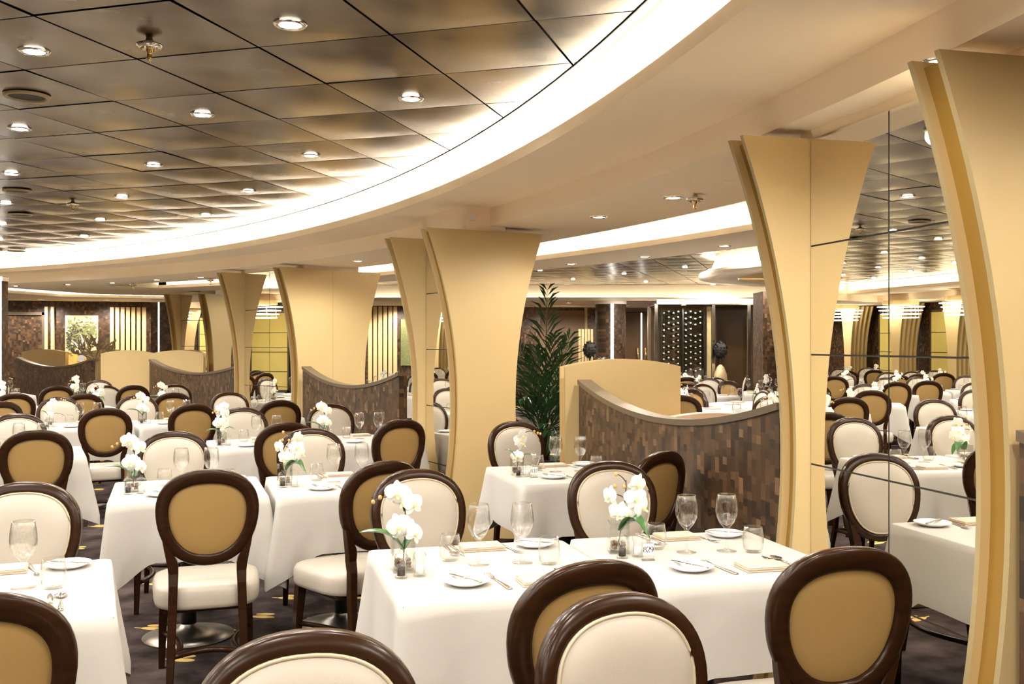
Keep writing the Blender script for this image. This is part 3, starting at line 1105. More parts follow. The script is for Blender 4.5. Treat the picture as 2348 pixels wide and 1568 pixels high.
# glass wine room: posts, panes, bottle racks, two shelves of bottles
x, y = C(rx(1570) * 19.4, 19.4)
t = thing('glass_wine_room', 'glass walled wine room with chrome posts and racks of bottles', 'wine display', (x, y, 0), math.radians(-14))
W_, D_ = 1.12, 1.0
for px_, py_ in ((-W_ / 2, 0), (W_ / 2, 0), (-W_ / 2, D_), (W_ / 2, D_), (W_ / 2 + 0.72, 0.10), (W_ / 2 + 1.05, 0.35)):
    a = MB().box(px_ - 0.035, px_ + 0.035, py_ - 0.035, py_ + 0.035, 0, 2.30, 0, 0.008)
    put('post', a.mesh('post', M['chrome']), t)
for (xa, ya), (xb, yb) in (((-W_ / 2, 0), (W_ / 2, 0)), ((-W_ / 2, 0), (-W_ / 2, D_)), ((W_ / 2, 0), (W_ / 2 + 0.72, 0.10)), ((W_ / 2 + 0.72, 0.10), (W_ / 2 + 1.05, 0.35))):
    a = MB().add([(xa, ya, 0.02), (xb, yb, 0.02), (xb, yb, 2.26), (xa, ya, 2.26)], [(0, 1, 2, 3)])
    put('pane', a.mesh('pane', M['pane']), t)
a = MB().box(-W_ / 2, W_ / 2, -0.05, D_, 2.28, 2.40, 0, 0.01).box(W_ / 2, W_ / 2 + 1.10, 0.0, D_, 2.28, 2.40)
put('canopy', a.mesh('canopy', M['chrome']), t)
a = MB().box(-W_ / 2, W_ / 2 + 1.1, D_ - 0.06, D_, 0, 2.28)
put('back_panel', a.mesh('back_panel', M['door']), t)
a = MB()
for sx in (-0.40, 0.02, 0.44):
    a.box(sx - 0.012, sx + 0.012, 0.30, 0.55, 0.15, 2.22)
put('rack', a.mesh('rack', M['black']), t)
a = MB().box(W_ / 2 - 0.06, W_ / 2 + 0.02, 0.3, 0.6, 0.0, 2.26)
put('gold_upright', a.mesh('gold_upright', M['gold']), t)
BX, BY = x, y
downlight(*C(rx(1570) * 19.4, 19.5), 2.275, 'small fill lamp added inside the glass wine room canopy', 'added lamps in the wine room')  # unseen lamp, added to bring out glints on the bottles
a = MB()
a.tube([(0, 0, 0), (0, -0.02, 0), (0, -0.16, 0)], [0.034, 0.037, 0.037], 8)
a.tube([(0, -0.16, 0), (0, -0.20, 0), (0, -0.22, 0)], [0.037, 0.016, 0.015], 8)
bo_ = a.mesh('bottle', M['bottle'], True)
a = MB().tube([(0, -0.215, 0), (0, -0.285, 0), (0, -0.29, 0)], [0.016, 0.017, 0.014], 8)
fo_ = a.mesh('foil', M['foil'], True)
ca, sa = math.cos(math.radians(-14)), math.sin(math.radians(-14))
rr = random.Random(2)
for c_ in range(8):
    for r_ in range(13):
        if rr.random() < 0.16:
            continue
        lx = (-0.37 + c_ * 0.095) if c_ < 4 else (0.07 + (c_ - 4) * 0.095)
        lz = 0.75 + r_ * 0.115 + (0.03 if c_ % 2 else 0)
        ly = 0.52
        b_ = put('wine_bottle', bo_, None, (BX + ca * lx - sa * ly, BY + sa * lx + ca * ly, lz), math.radians(-14), label='wine bottle lying neck outward in the glass wine room', cat='bottle', group='wine bottles in the glass wine room')
        put('foil', fo_, b_)


# ornament: dark foliage ball above a gold silk shell
def ornament(label, x, y, zs=0.78):
    t = thing('shell_ornament', label, 'ornament', (x, y, 0), 0.3, 'gold shell ornaments in the far room')
    a = MB().lathe([(0.10, 0.0), (0.16, 0.02), (0.15, 0.45), (0.18, 0.62), (0.17, 0.80), (0.21, 0.82), (0.25, 1.0), (0.22, 1.2), (0.12, 1.38), (0.03, 1.44), (0.001, 1.445)], 24)
    for i, v in enumerate(a.v):
        an = math.atan2(v[1], v[0])
        k = 1 + 0.05 * math.cos(9 * an)
        a.v[i] = (v[0] * k, v[1] * k * 0.7, v[2])
    put('shell', a.mesh('shell', M['silk'], True), t)
    a = MB().tube([(0, 0, 1.43), (0, 0, 1.62)], 0.025, 8)
    put('neck', a.mesh('neck', M['topiary']), t)
    rr = random.Random(8)
    a = MB().sphere((0, 0, 1.80), 0.2, 12, 8)
    for _ in range(130):
        d = Vector((rr.gauss(0, 1), rr.gauss(0, 1), rr.gauss(0, 1))).normalized()
        p = Vector((0, 0, 1.80)) + d * 0.19
        s_ = d.cross(Vector((0.3, 0.2, 1))).normalized() * 0.03
        a.add([p - s_, p + d * 0.06, p + s_], [(0, 1, 2)])
    put('foliage_ball', a.mesh('foliage_ball', M['topiary']), t)
    t.scale = (0.62, 0.62, zs)


x, y = C(rx(1652) * 19.0, 19.0)
ornament('gold shell with dark foliage ball beside the chrome post of the wine room', x, y)
x, y = C(rx(1352) * 20.0, 20.0)
ornament('gold shell with dark foliage ball left of the round mosaic column', x, y)
# bamboo-like gold curtain beside the round column
x, y = C(rx(1343) * 22.6, 22.6)
slats('narrow gold slats in an alcove left of the round mosaic column', x, y, 5, 0.07, 1.25, 0.6, math.radians(-14), 0.04, 0.05)
# plain brown panel doors on the back wall
x, y = C(rx(1292) * 23.3, 23.3)
t = thing('panel_screen', 'plain brown wall panel with gold post behind the palm', 'panel', (x, y, 0), math.radians(-14))
a = MB().box(-0.55, 0.48, 0, 0.05, 0, 2.3)
put('board', a.mesh('board', M['peach']), t)
t.children[0].data.materials[0] = principled('brown silk panel', (0.24, 0.15, 0.08), 0.5, noise=0.1, nscale=3)
a = MB().box(0.50, 0.56, -0.04, 0.04, 0, 2.36)
put('post', a.mesh('post', M['gold']), t)

# round hanging canopy with a slatted gold centre
x, y = C(5.55, 13.5)
t = thing('round_canopy', 'round cream ceiling canopy with a slatted gold centre and glowing rim', 'ceiling canopy', (x, y, 0), math.radians(-14))
a = MB().lathe([(2.42, 2.50), (2.42, 2.44), (2.95, 2.44), (2.95, 2.50), (2.80, 2.52)], 72)
put('ring', a.mesh('ring', M['plaster_low'], True), t)
a = MB().lathe([(2.80, 2.52), (2.70, 2.755)], 72)
put('glowing_rim', a.mesh('glowing_rim', M['cove'], True), t)
a = MB().lathe([(2.84, 2.525), (2.88, 2.525)], 72)
put('light_strip', a.mesh('light_strip', M['led_soft'], True), t)
a = MB().lathe([(2.36, 2.58), (2.41, 2.58)], 60)
put('inner_light_strip', a.mesh('inner_light_strip', M['led_far'], True), t)
a = MB().lathe([(0.001, 2.74), (2.45, 2.74)], 48)
put('back_disc', a.mesh('back_disc', M['gold']), t)
a = MB()
for k in range(-23, 24):
    hx = math.sqrt(max(0, 2.40 ** 2 - (k * 0.1) ** 2))
    if hx > 0.05:
        a.box(-hx, hx, k * 0.1 - 0.035, k * 0.1 + 0.035, 2.46, 2.56)
put('slatted_centre', a.mesh('slatted_centre', M['gold']), t)

# ------------------------------------------------------------------ window wall on the far left, seen in the mirrors
for k, vv in enumerate((11.8, 13.6, 15.4, 17.25, 19.1, 20.95)):
    t = thing('wall_fin_cluster', 'gold fin cluster on the window wall, %s from its far corner' % ('sixth', 'fifth', 'fourth', 'third', 'second', 'first')[k], 'wall fins', (U0 + 0.13, vv, 0), PI / 2 * 3, 'gold fin clusters on the window wall')
    me = fin_mesh(0.20, 2.40, k=0.16)
    for q in range(5):
        put('fin_board', me, t, (0, 0.06 + q * 0.09, 0), 0.0, scale=(1.0 - 0.09 * q, 1, 1))
for k, vv in enumerate((12.7, 14.5, 16.32, 18.17, 20.02)):
    mb = MB().box(-0.42, 0.42, -0.04, 0.0, 0.5, 2.2, 0)
    mb.box(-0.46, -0.42, -0.05, 0, 0.45, 2.25, 1).box(0.42, 0.46, -0.05, 0, 0.45, 2.25, 1).box(-0.46, 0.46, -0.05, 0, 2.2, 2.25, 1).box(-0.46, 0.46, -0.05, 0, 0.45, 0.5, 1)
    for zz in (0.9, 1.33, 1.76):
        mb.box(-0.42, 0.42, -0.047, -0.04, zz, zz + 0.012, 1)
    struct('window_%d' % (k + 1), mb.mesh('window', [M['shade'], M['rail']]), (U0 + 0.001, vv, 0), PI / 2)

for k, (x, y) in enumerate(((-8.35, 13.9), (-8.35, 16.0), (-8.45, 18.1), (-8.6, 20.5))):
    t = thing('chandelier', ('round gold chandelier with lit glass rods, %s along the window wall' % ('nearest of four', 'second of four', 'third of four', 'farthest of four')[k]), 'chandelier', (x, y, Z_LOW), 0, 'chandeliers along the window wall')
    a = MB().lathe([(0.001, -0.085), (0.36, -0.085), (0.36, 0.0)], 40)
    put('drum', a.mesh('drum', M['gold']), t)
    for q in range(4):
        a = MB()
        rr_ = 0.46 - 0.035 * q
        pts = [(rr_ * math.cos(2 * PI * i / 32), rr_ * math.sin(2 * PI * i / 32), -0.13 - 0.075 * q) for i in range(33)]
        a.tube(pts, 0.007, 6)
        put('rod_ring', a.mesh('rod_ring', M['rod']), t)
    a = MB()
    for q in range(8):
        a.tube([(0.34 * math.cos(q * PI / 4), 0.34 * math.sin(q * PI / 4), -0.08), (0.36 * math.cos(q * PI / 4), 0.36 * math.sin(q * PI / 4), -0.36)], 0.004, 5)
    put('hanger', a.mesh('hanger', M['chrome']), t)

# ------------------------------------------------------------------ palm in the gap
t = thing('potted_palm', 'tall dark green palm in the gap beside the second gold pier', 'palm', (*C(0.30, 9.3), 0.0), 0)
a = MB().lathe([(0.001, 0.0), (0.20, 0.0), (0.24, 0.45), (0.22, 0.45), (0.20, 0.40), (0.001, 0.40)], 24)
put('planter', a.mesh('planter', M['pot'], True), t)
a = MB().tube([(0, 0, 0.38), (0.01, 0, 0.6), (0, 0.01, 0.85)], [0.06, 0.05, 0.035], 8)
put('trunk', a.mesh('trunk', M['wood']), t)
rr = random.Random(21)
cr = C(1, 0)
right = Vector((cr[0], cr[1], 0)).normalized()
toward = Vector((-C(0, 1)[0], -C(0, 1)[1], 0)).normalized()
fr = [(0.04, 0.0, 1.42, 0.02), (0.30, 0.1, 1.1, 0.15), (-0.30, 0.1, 1.0, 0.15), (0.7, 0.15, 0.85, 0.35), (-0.55, 0.2, 0.8, 0.3), (0.95, 0.1, 0.62, 0.55), (0.5, 0.55, 0.75, 0.4), (-0.3, 0.6, 0.8, 0.45), (0.8, 0.3, 0.35, 0.7),
      (-0.9, 0.2, 0.55, 0.6), (0.15, 0.8, 0.5, 0.6), (0.25, -0.5, 0.9, 0.3), (0.9, 0.5, 0.15, 0.6), (-0.6, 0.6, 0.3, 0.6), (0.5, 0.5, 0.2, 0.5), (0.12, 0.3, 1.05, 0.12), (-0.12, 0.3, 0.95, 0.12), (0.6, 0.0, 1.0, 0.3)]
for sx, sy, up, droop in fr:
    a = MB()
    d = right * sx + toward * sy
    n = 24
    pts = []
    for i in range(n + 1):
        s_ = i / n
        pts.append(Vector((0, 0, 0.62)) + d * (s_ * 0.8) + Vector((0, 0, up * s_ - droop * 0.9 * s_ ** 2.4)))
    a.tube(pts, [0.010 * (1 - 0.75 * i / n) for i in range(n + 1)], 5)
    for i in range(4, n + 1):
        tn = (pts[i] - pts[i - 1]).normalized()
        side = tn.cross(Vector((0.12, 0.25, 1.0))).normalized()
        if side.length < 0.1:
            side = right
        s_ = i / n
        ln = 0.36 * math.sin(PI * (0.20 + 0.68 * s_)) * rr.uniform(0.85, 1.1)
        for sg in (-1, 1):
            for kk in (0,):
                b0 = pts[i].lerp(pts[i - 1], kk)
                dv = (tn * rr.uniform(1.0, 1.5) + side * sg * rr.uniform(0.55, 0.85) + Vector((0, 0, rr.uniform(-0.35, 0.1)))).normalized()
                w_ = dv.cross(tn).cross(dv).normalized() * 0.012
                tip = b0 + dv * ln + Vector((0, 0, -0.05 * ln / 0.2))
                mid_ = b0 + dv * ln * 0.5
                a.add([b0, mid_ + w_, tip, mid_ - w_], [(0, 1, 2, 3)])
    put('frond', a.mesh('frond', M['palm']), t)

# ------------------------------------------------------------------ chairs (local +y is where the sitter looks)
def back_y(x, z):
    return -0.205 - (z - 0.5) * 0.15 + 0.45 * x * x


ZC, HZ, HX = 0.772, 0.211, 0.2235


def back_pt(t, inset=0.0):
    c_, s_ = math.cos(t), math.sin(t)
    e = 2 / 2.25
    X = HX * math.copysign(abs(c_) ** e, c_)
    Z = HZ * math.copysign(abs(s_) ** e, s_)
    X *= 1.0 + 0.10 * Z / HZ - 0.05
    if inset:
        # move towards the middle along the local normal
        d = 0.002
        a_, b_ = back_pt(t - d), back_pt(t + d)
        tx, tz = b_[0] - a_[0], b_[1] - a_[1]
        l_ = math.hypot(tx, tz) or 1
        X, Z = X - tz / l_ * inset, (ZC + Z) + tx / l_ * inset
        return X, Z
    return X, ZC + Z


NB = 56


def chair_meshes():
    ms = {}
    # wooden frame of the back: a ring of moulded section
    sec = [(0.0, -0.55), (0.06, -1.0), (0.5, -1.12), (0.80, -1.0), (0.84, -0.85), (1.0, -0.8), (1.0, 0.75), (0.82, 0.95), (0.5, 1.1), (0.12, 1.0), (0.05, 0.8), (0.0, 0.6)]
    rings = []
    for i in range(NB):
        t = 2 * PI * (i + 0.5) / NB
        w_ = 0.052 + 0.008 * max(0, math.sin(t)) - 0.004 * max(0, -math.sin(t))
        rg = []
        for s_, d_ in sec:
            x, z = back_pt(t, 0.0001 + w_ * s_)
            rg.append((x, back_y(x, z) - d_ * 0.020, z))
        rings.append(rg)
    rings.append(rings[0])
    mb = MB().loft(rings, True, False)
    mb.f = [q[::-1] for q in mb.f]
    ms['back_frame'] = mb.mesh('back_frame', M['wood'], True)

    def dome(y_off, bulge, ins):
        rs = []
        for k, f in enumerate((1.0, 0.97, 0.9, 0.78, 0.6, 0.4, 0.2, 0.0005)):
            rg = []
            for i in range(NB):
                t = 2 * PI * (i + 0.5) / NB
                x, z = back_pt(t, ins)
                x, z = x * f, ZC + (z - ZC) * f
                h_ = bulge * (1 - f ** 5)
                rg.append((x, back_y(x, z) + y_off + math.copysign(h_, y_off), z))
            rs.append(rg)
        m_ = MB().loft(rs, True, False)
        if y_off > 0:
            m_.f = [q[::-1] for q in m_.f]
        return m_
    ms['back_cushion'] = dome(0.021, 0.026, 0.036).mesh('back_cushion', M['cream'], True)
    ms['back_panel'] = dome(-0.001, 0.009, 0.047).mesh('back_panel', M['tan'], True)
    pts = []
    for i in range(NB + 3):
        x, z = back_pt(2 * PI * (i + 0.5) / NB, 0.040)
        pts.append((x, back_y(x, z) + 0.0245, z))
    ms['piping'] = MB().tube(pts, 0.0045, 6, caps=False).mesh('piping', M['pipe'], True)

    # seat
    def seat_ring(k, z):
        rg = []
        for i in range(48):
            t = 2 * PI * i / 48
            c_, s_ = math.cos(t), math.sin(t)
            e = 2 / 4.0
            X = 0.232 * math.copysign(abs(c_) ** e, c_) * k
            Y = 0.228 * math.copysign(abs(s_) ** e, s_) * k
            X *= 1 + 0.06 * Y / 0.228
            rg.append((X, 0.03 + Y, z))
        return rg
    rs = [seat_ring(k, z) for k, z in ((0.93, 0.362), (0.985, 0.368), (1.0, 0.385), (1.005, 0.415), (0.995, 0.44), (0.96, 0.458), (0.88, 0.467), (0.6, 0.475), (0.2, 0.478), (0.01, 0.478))]
    ms['seat'] = MB().loft(rs, True, True).mesh('seat', M['cream'], True)
    mb = MB().box(-0.185, 0.185, -0.15, 0.20, 0.345, 0.366)
    ms['seat_rail'] = mb.mesh('seat_rail', M['wood'])

    def bar(P, wx, wy):
        rs_ = []
        for (x, y, z), k in P:
            rs_.append([(x - wx * k, y - wy * k, z), (x + wx * k, y - wy * k, z), (x + wx * k, y + wy * k, z), (x - wx * k, y + wy * k, z)])
        return MB().loft(rs_)
    for sx, nm in ((-1, 'l'), (1, 'r')):
        lv = [(0.0, 0.145, 0.172, -0.285, 0.015), (0.18, 0.134, 0.168, -0.238, 0.0175), (0.36, 0.127, 0.164, -0.216, 0.0195), (0.48, 0.123, 0.161, -0.212, 0.0205), (0.53, 0.121, 0.162, None, 0.0205), (0.56, 0.121, 0.165, None, 0.0205), (0.585, 0.125, 0.170, None, 0.0205), (0.61, 0.137, 0.174, None, 0.0205), (0.64, 0.150, 0.180, None, 0.020), (0.67, 0.162, 0.185, None, 0.019), (0.70, 0.172, 0.190, None, 0.016)]
        rs_ = []
        for z, xa, xb, yc, hy in lv:
            if yc is None:
                yc = back_y((xa + xb) / 2, z)
            xa, xb = sorted((sx * xa, sx * xb))
            c_ = 0.004
            rs_.append([(xa + c_, yc - hy, z), (xb - c_, yc - hy, z), (xb, yc - hy + c_, z), (xb, yc + hy - c_, z), (xb - c_, yc + hy, z), (xa + c_, yc + hy, z), (xa, yc + hy - c_, z), (xa, yc - hy + c_, z)])
        ms['leg_rear_' + nm] = MB().loft(rs_).mesh('leg_rear', M['wood'])
        P = [((sx * 0.200, 0.215, 0.0), 0.7), ((sx * 0.195, 0.205, 0.2), 0.95), ((sx * 0.185, 0.195, 0.36), 1.15)]
        ms['leg_front_' + nm] = bar(P, 0.019, 0.019).mesh('leg_front', M['wood'])
        pts = [(sx * (0.195 - 0.045 * i / 10 - 0.055 * math.sin(PI * i / 10)), 0.205 - 0.44 * i / 10, 0.17) for i in range(11)]
        ms['stretcher_' + nm] = MB().tube(pts, 0.015, 6, flat=0.8).mesh('stretcher_side', M['wood'], True)
    pts = [(-0.15 + 0.30 * i / 10, -0.238 + 0.07 * math.sin(PI * i / 10), 0.18) for i in range(11)]
    ms['stretcher_b'] = MB().tube(pts, 0.016, 6, flat=0.8).mesh('stretcher_back', M['wood'], True)
    return ms


CH = chair_meshes()


def chair(x, y, rz, label, group, full=True):
    t = thing('dining_chair', label, 'chair', (x, y, 0), rz, group)
    put('seat', CH['seat'], t)
    put('back_frame', CH['back_frame'], t)
    c_ = put('back_cushion', CH['back_cushion'], t, label='cream padded front of the back')
    put('piping', CH['piping'], c_)
    put('back_panel', CH['back_panel'], t, label='tan panel on the rear of the back')
    put('seat_rail', CH['seat_rail'], t)
    for k in ('leg_rear_l', 'leg_rear_r', 'leg_front_l', 'leg_front_r'):
        put('leg', CH[k], t)
    for k in ('stretcher_l', 'stretcher_r', 'stretcher_b'):
        put('stretcher', CH[k], t)
    return t


# ------------------------------------------------------------------ tables, cloths and what lies on them
ZT = 0.765


def cloth_mesh(hw, hd, seed):
    rr = random.Random(seed)
    # perimeter as a dense rounded rectangle
    per = []
    nw, nd, nc, rc = 18, 18, 6, 0.03
    corners = [(hw, -hd, -90), (hw, hd, 0), (-hw, hd, 90), (-hw, -hd, 180)]
    for ci, (cx, cy, a0) in enumerate(corners):
        sx, sy = math.copysign(1, cx), math.copysign(1, cy)
        for k in range(nc + 1):
            a = math.radians(a0 + 90 * k / nc)
            per.append((cx - sx * rc + rc * math.cos(a), cy - sy * rc + rc * math.sin(a), math.cos(a), math.sin(a), ci, 0.0))
        nx_, ny_, _ = corners[(ci + 1) % 4]
        a1 = math.radians(a0 + 90)
        p0 = (cx - sx * rc + rc * math.cos(a1), cy - sy * rc + rc * math.sin(a1))
        sx2, sy2 = math.copysign(1, nx_), math.copysign(1, ny_)
        p1 = (nx_ - sx2 * rc + rc * math.cos(a1), ny_ - sy2 * rc + rc * math.sin(a1))
        m_ = 22
        for k in range(1, m_):
            f = k / m_
            per.append((p0[0] + (p1[0] - p0[0]) * f, p0[1] + (p1[1] - p0[1]) * f, math.cos(a1), math.sin(a1), ci, f))
    n = len(per)
    levels = (0.0, 0.012, 0.03, 0.08, 0.15, 0.22, 1.0)
    fl = [rr.uniform(0.75, 1.25) for _ in range(4)]
    sh = [rr.uniform(-0.2, 0.2) for _ in range(4)]
    rings = []
    # inner rings of the top
    for k in (0.25, 0.6, 0.9):
        rings.append([(x * k, y * k, ZT) for x, y, *_ in per])
    rings.append([(x * 0.985, y * 0.985, ZT - 0.0005) for x, y, *_ in per])
    NL = 9
    for li in range(NL + 1):
        f = li / NL
        rg = []
        for x, y, nx, ny, ci, fr in per:
            # distance to the nearest corner along the edge
            best = 9
            for q, (cx, cy, _) in enumerate(corners):
                d = math.hypot(x - cx * 0.985, y - cy * 0.985)
                if d < best:
                    best, qi = d, q
            cx, cy, _ = corners[qi]
            w_ = math.exp(-(best / 0.075) ** 2)
            pinch = math.exp(-((best - 0.14) / 0.06) ** 2)
            drop = 0.285 + 0.165 * max(0.0, 1 - best / 0.20) ** 1.2
            z = ZT - 0.002 - drop * f
            ff = min(1, f * 1.15)
            o_ = 0.004 + 0.010 * ff + 0.075 * fl[qi] * w_ * ff ** 1.1 - 0.012 * pinch * ff + 0.006 * math.sin(x * 17 + y * 13 + seed) * ff
            if f == 0:
                o_ = 0.001
            dx, dy = nx, ny
            if w_ > 0.05:
                ddx, ddy = math.copysign(0.707, cx), math.copysign(0.707, cy)
                # the corner fold leans to one side
                ddx, ddy = ddx * (1 + sh[qi]), ddy * (1 - sh[qi])
                dx, dy = nx * (1 - w_) + ddx * w_, ny * (1 - w_) + ddy * w_
            rg.append((x + dx * o_, y + dy * o_, z))
        rings.append(rg)
    mb = MB().loft(rings, True, False)
    mb.f = [q[::-1] for q in mb.f]
    mb.f.append(tuple(range(n)))
    mb.m.append(0)
    return mb.mesh('tablecloth', M['cloth'], True)


CLOTHS = [cloth_mesh(0.372, 0.405, s_) for s_ in (1, 2, 3)]


def m_table():
    a = MB().box(-0.365, 0.365, -0.398, 0.398, ZT - 0.035, ZT - 0.004)
    b = MB().tube([(0, 0, 0.03), (0, 0, 0.73)], 0.04, 16)
    c = MB().lathe([(0.001, 0.0), (0.225, 0.0), (0.23, 0.008), (0.12, 0.022), (0.05, 0.05), (0.04, 0.07)], 32)
    return a.mesh('table_top', M['wood']), b.mesh('column', M['black'], True), c.mesh('base_plate', M['base'], True)


TB_ = m_table()


def m_glassware():
    a = MB().lathe([(0.001, 0.0015), (0.036, 0.001), (0.036, 0.003), (0.012, 0.006), (0.0045, 0.014), (0.0038, 0.045), (0.0042, 0.075), (0.010, 0.085), (0.026, 0.103), (0.038, 0.128), (0.0405, 0.148), (0.0385, 0.175), (0.0335, 0.205), (0.0325, 0.207), (0.0375, 0.175), (0.0395, 0.148), (0.037, 0.129), (0.025, 0.105), (0.001, 0.092)], 28)
    b = MB().lathe([(0.001, 0.001), (0.028, 0.001), (0.034, 0.012), (0.038, 0.032), (0.0375, 0.055), (0.0325, 0.092), (0.0315, 0.093), (0.0362, 0.055), (0.0366, 0.032), (0.033, 0.014), (0.027, 0.007), (0.001, 0.007)], 28)
    return a.mesh('wine_glass', M['glass'], True), b.mesh('tumbler', M['glass'], True)


GW, GT = m_glassware()
PLATE = MB().lathe([(0.001, 0.004), (0.042, 0.004), (0.046, 0.006), (0.072, 0.016), (0.075, 0.0165), (0.0755, 0.0155), (0.050, 0.002), (0.030, 0.0), (0.001, 0.0)], 40).mesh('side_plate', M['china'], True)


def m_cutlery():
    # handle shape shared: long axis +y, lying at z=0
    def handle(mb, y0, y1, w0, w1):
        rs = []
        for i in range(8):
            f = i / 7
            w_ = w0 + (w1 - w0) * (0.5 - 0.5 * math.cos(PI * f)) * (1.0 if f < 0.9 else 0.9)
            y = y0 + (y1 - y0) * f
            rs.append([(-w_, y, 0.002), (-w_ * 0.6, y, 0.0045), (w_ * 0.6, y, 0.0045), (w_, y, 0.002), (w_ * 0.6, y, 0.0), (-w_ * 0.6, y, 0.0)])
        mb.loft(rs)
    fork = MB()
    handle(fork, 0.055, -0.095, 0.003, 0.0095)
    fork.loft([[(-w_, y, z), (-w_, y, z + 0.002), (w_, y, z + 0.002), (w_, y, z)] for w_, y, z in ((0.003, 0.055, 0.001), (0.010, 0.066, 0.0), (0.0115, 0.078, 0.001))])
    for k in range(4):
        x = -0.0096 + 0.0064 * k
        fork.loft([[(x - w_, y, z), (x - w_, y, z + 0.0018), (x + w_, y, z + 0.0018), (x + w_, y, z)] for w_, y, z in ((0.0018, 0.076, 0.001), (0.0017, 0.10, 0.003), (0.0009, 0.112, 0.006))])
    knife = MB()
    handle(knife, 0.0, -0.105, 0.0055, 0.0095)
    knife.loft([[(-w_, y, 0.001), (-w_, y, 0.003), (w_ * 0.7, y, 0.003), (w_ * 0.7, y, 0.001)] for w_, y in ((0.005, 0.0), (0.009, 0.02), (0.0095, 0.08), (0.003, 0.118))])
    spoon = MB()
    handle(spoon, 0.05, -0.095, 0.003, 0.0095)
    rs = []
    for i in range(9):
        f = i / 8
        w_ = 0.003 + 0.0165 * math.sin(PI * min(1, 0.06 + f * 0.94)) ** 0.8
        y = 0.05 + 0.062 * f
        d_ = 0.006 * math.sin(PI * f)
        rs.append([(-w_, y, 0.006), (-w_ * .5, y, 0.006 - d_), (w_ * .5, y, 0.006 - d_), (w_, y, 0.006), (w_ * .5, y, 0.0045 - d_), (-w_ * .5, y, 0.0045 - d_)])
    spoon.loft(rs)
    bk = MB()
    handle(bk, 0.0, -0.075, 0.005, 0.0085)
    bk.loft([[(-w_, y, 0.001), (-w_, y, 0.003), (w_ * 0.8, y, 0.003), (w_ * 0.8, y, 0.001)] for w_, y in ((0.0045, 0.0), (0.0085, 0.015), (0.009, 0.06), (0.003, 0.082))])
    return [m_.mesh(n_, M['steel'], True) for m_, n_ in ((fork, 'fork'), (knife, 'dinner_knife'), (spoon, 'spoon'), (bk, 'butter_knife'))]


FORK, KNIFE, SPOON, BKNIFE = m_cutlery()


def m_napkin():
    mb = MB()
    for k, (i_, z0) in enumerate(((0.0, 0.0), (0.003, 0.004), (0.001, 0.008), (0.004, 0.012))):
        hx, hy = 0.078 - i_, 0.056 - i_ * 0.7
        mb.box(-hx, hx, -hy, hy, z0, z0 + 0.0036, 0, 0.0012)
    return mb.mesh('napkin', M['napkin'], True)


NAPKIN = m_napkin()


def m_vase():
    a = MB()
    o_, i_, h_ = 0.036, 0.032, 0.112
    sq = lambda r, z: [(-r, -r, z), (r, -r, z), (r, r, z), (-r, r, z)]
    a.loft([sq(o_, 0.001), sq(o_, h_), sq(i_, h_), sq(i_, 0.012), sq(0.001, 0.012)], True, True)
    b = MB()
    rr = random.Random(4)
    for _ in range(34):
        b.sphere((rr.uniform(-0.024, 0.024), rr.uniform(-0.024, 0.024), 0.018 + rr.random() * 0.022), rr.uniform(0.005, 0.0085), 7, 4)
    return a.mesh('vase', M['vglass']), b.mesh('pebbles', M['pebble'], True)


VASE, PEB = m_vase()


def m_mill(fill, nm):
    a = MB().lathe([(0.001, 0.001), (0.021, 0.001), (0.021, 0.006), (0.017, 0.010), (0.0165, 0.055), (0.020, 0.060), (0.022, 0.068), (0.019, 0.076), (0.010, 0.080), (0.006, 0.084), (0.0065, 0.089), (0.001, 0.092)], 10)
    b = MB().lathe([(0.001, 0.008), (0.013, 0.008), (0.013, 0.036), (0.001, 0.036)], 12)
    return a.mesh(nm, M['vglass'], True), b.mesh(nm + '_fill', fill, True)


PEPPER, SALT = m_mill(M['pepper'], 'pepper_mill'), m_mill(M['salt'], 'salt_mill')


# serif digits: ribbons that are thick where they run upright and thin where they run level
def digit_path(ch):
    def el(cx, cy, rx_, ry_, a0, a1, n=22):
        return [(cx + rx_ * math.cos(math.radians(a0 + (a1 - a0) * i / n)), cy + ry_ * math.sin(math.radians(a0 + (a1 - a0) * i / n))) for i in range(n + 1)]
    if ch == '8':
        return [el(0.3, 0.74, 0.20, 0.23, 0, 360), el(0.3, 0.27, 0.24, 0.26, 0, 360)]
    if ch == '9':
        return [el(0.3, 0.68, 0.22, 0.30, 0, 360), el(0.12, 0.62, 0.42, 0.62, 8, -70)]
    if ch == '2':
        return [el(0.3, 0.72, 0.23, 0.26, 170, -20) + [(0.40, 0.42), (0.18, 0.18), (0.06, 0.03)], [(0.06, 0.04), (0.30, 0.05), (0.50, 0.03), (0.54, 0.18)]]
    if ch == '3':
        return [el(0.27, 0.75, 0.20, 0.22, 160, -85), el(0.27, 0.27, 0.25, 0.26, 88, -165)]
    if ch == '1':
        return [[(0.30, 1.0), (0.30, 0.0)], [(0.14, 0.86), (0.22, 0.90), (0.30, 1.0)], [(0.14, 0.0), (0.46, 0.0)]]
    if ch == '0':
        return [el(0.3, 0.5, 0.23, 0.48, 0, 360)]
    if ch == '7':
        return [[(0.08, 0.95), (0.52, 0.95), (0.34, 0.5), (0.26, 0.0)]]
    return []


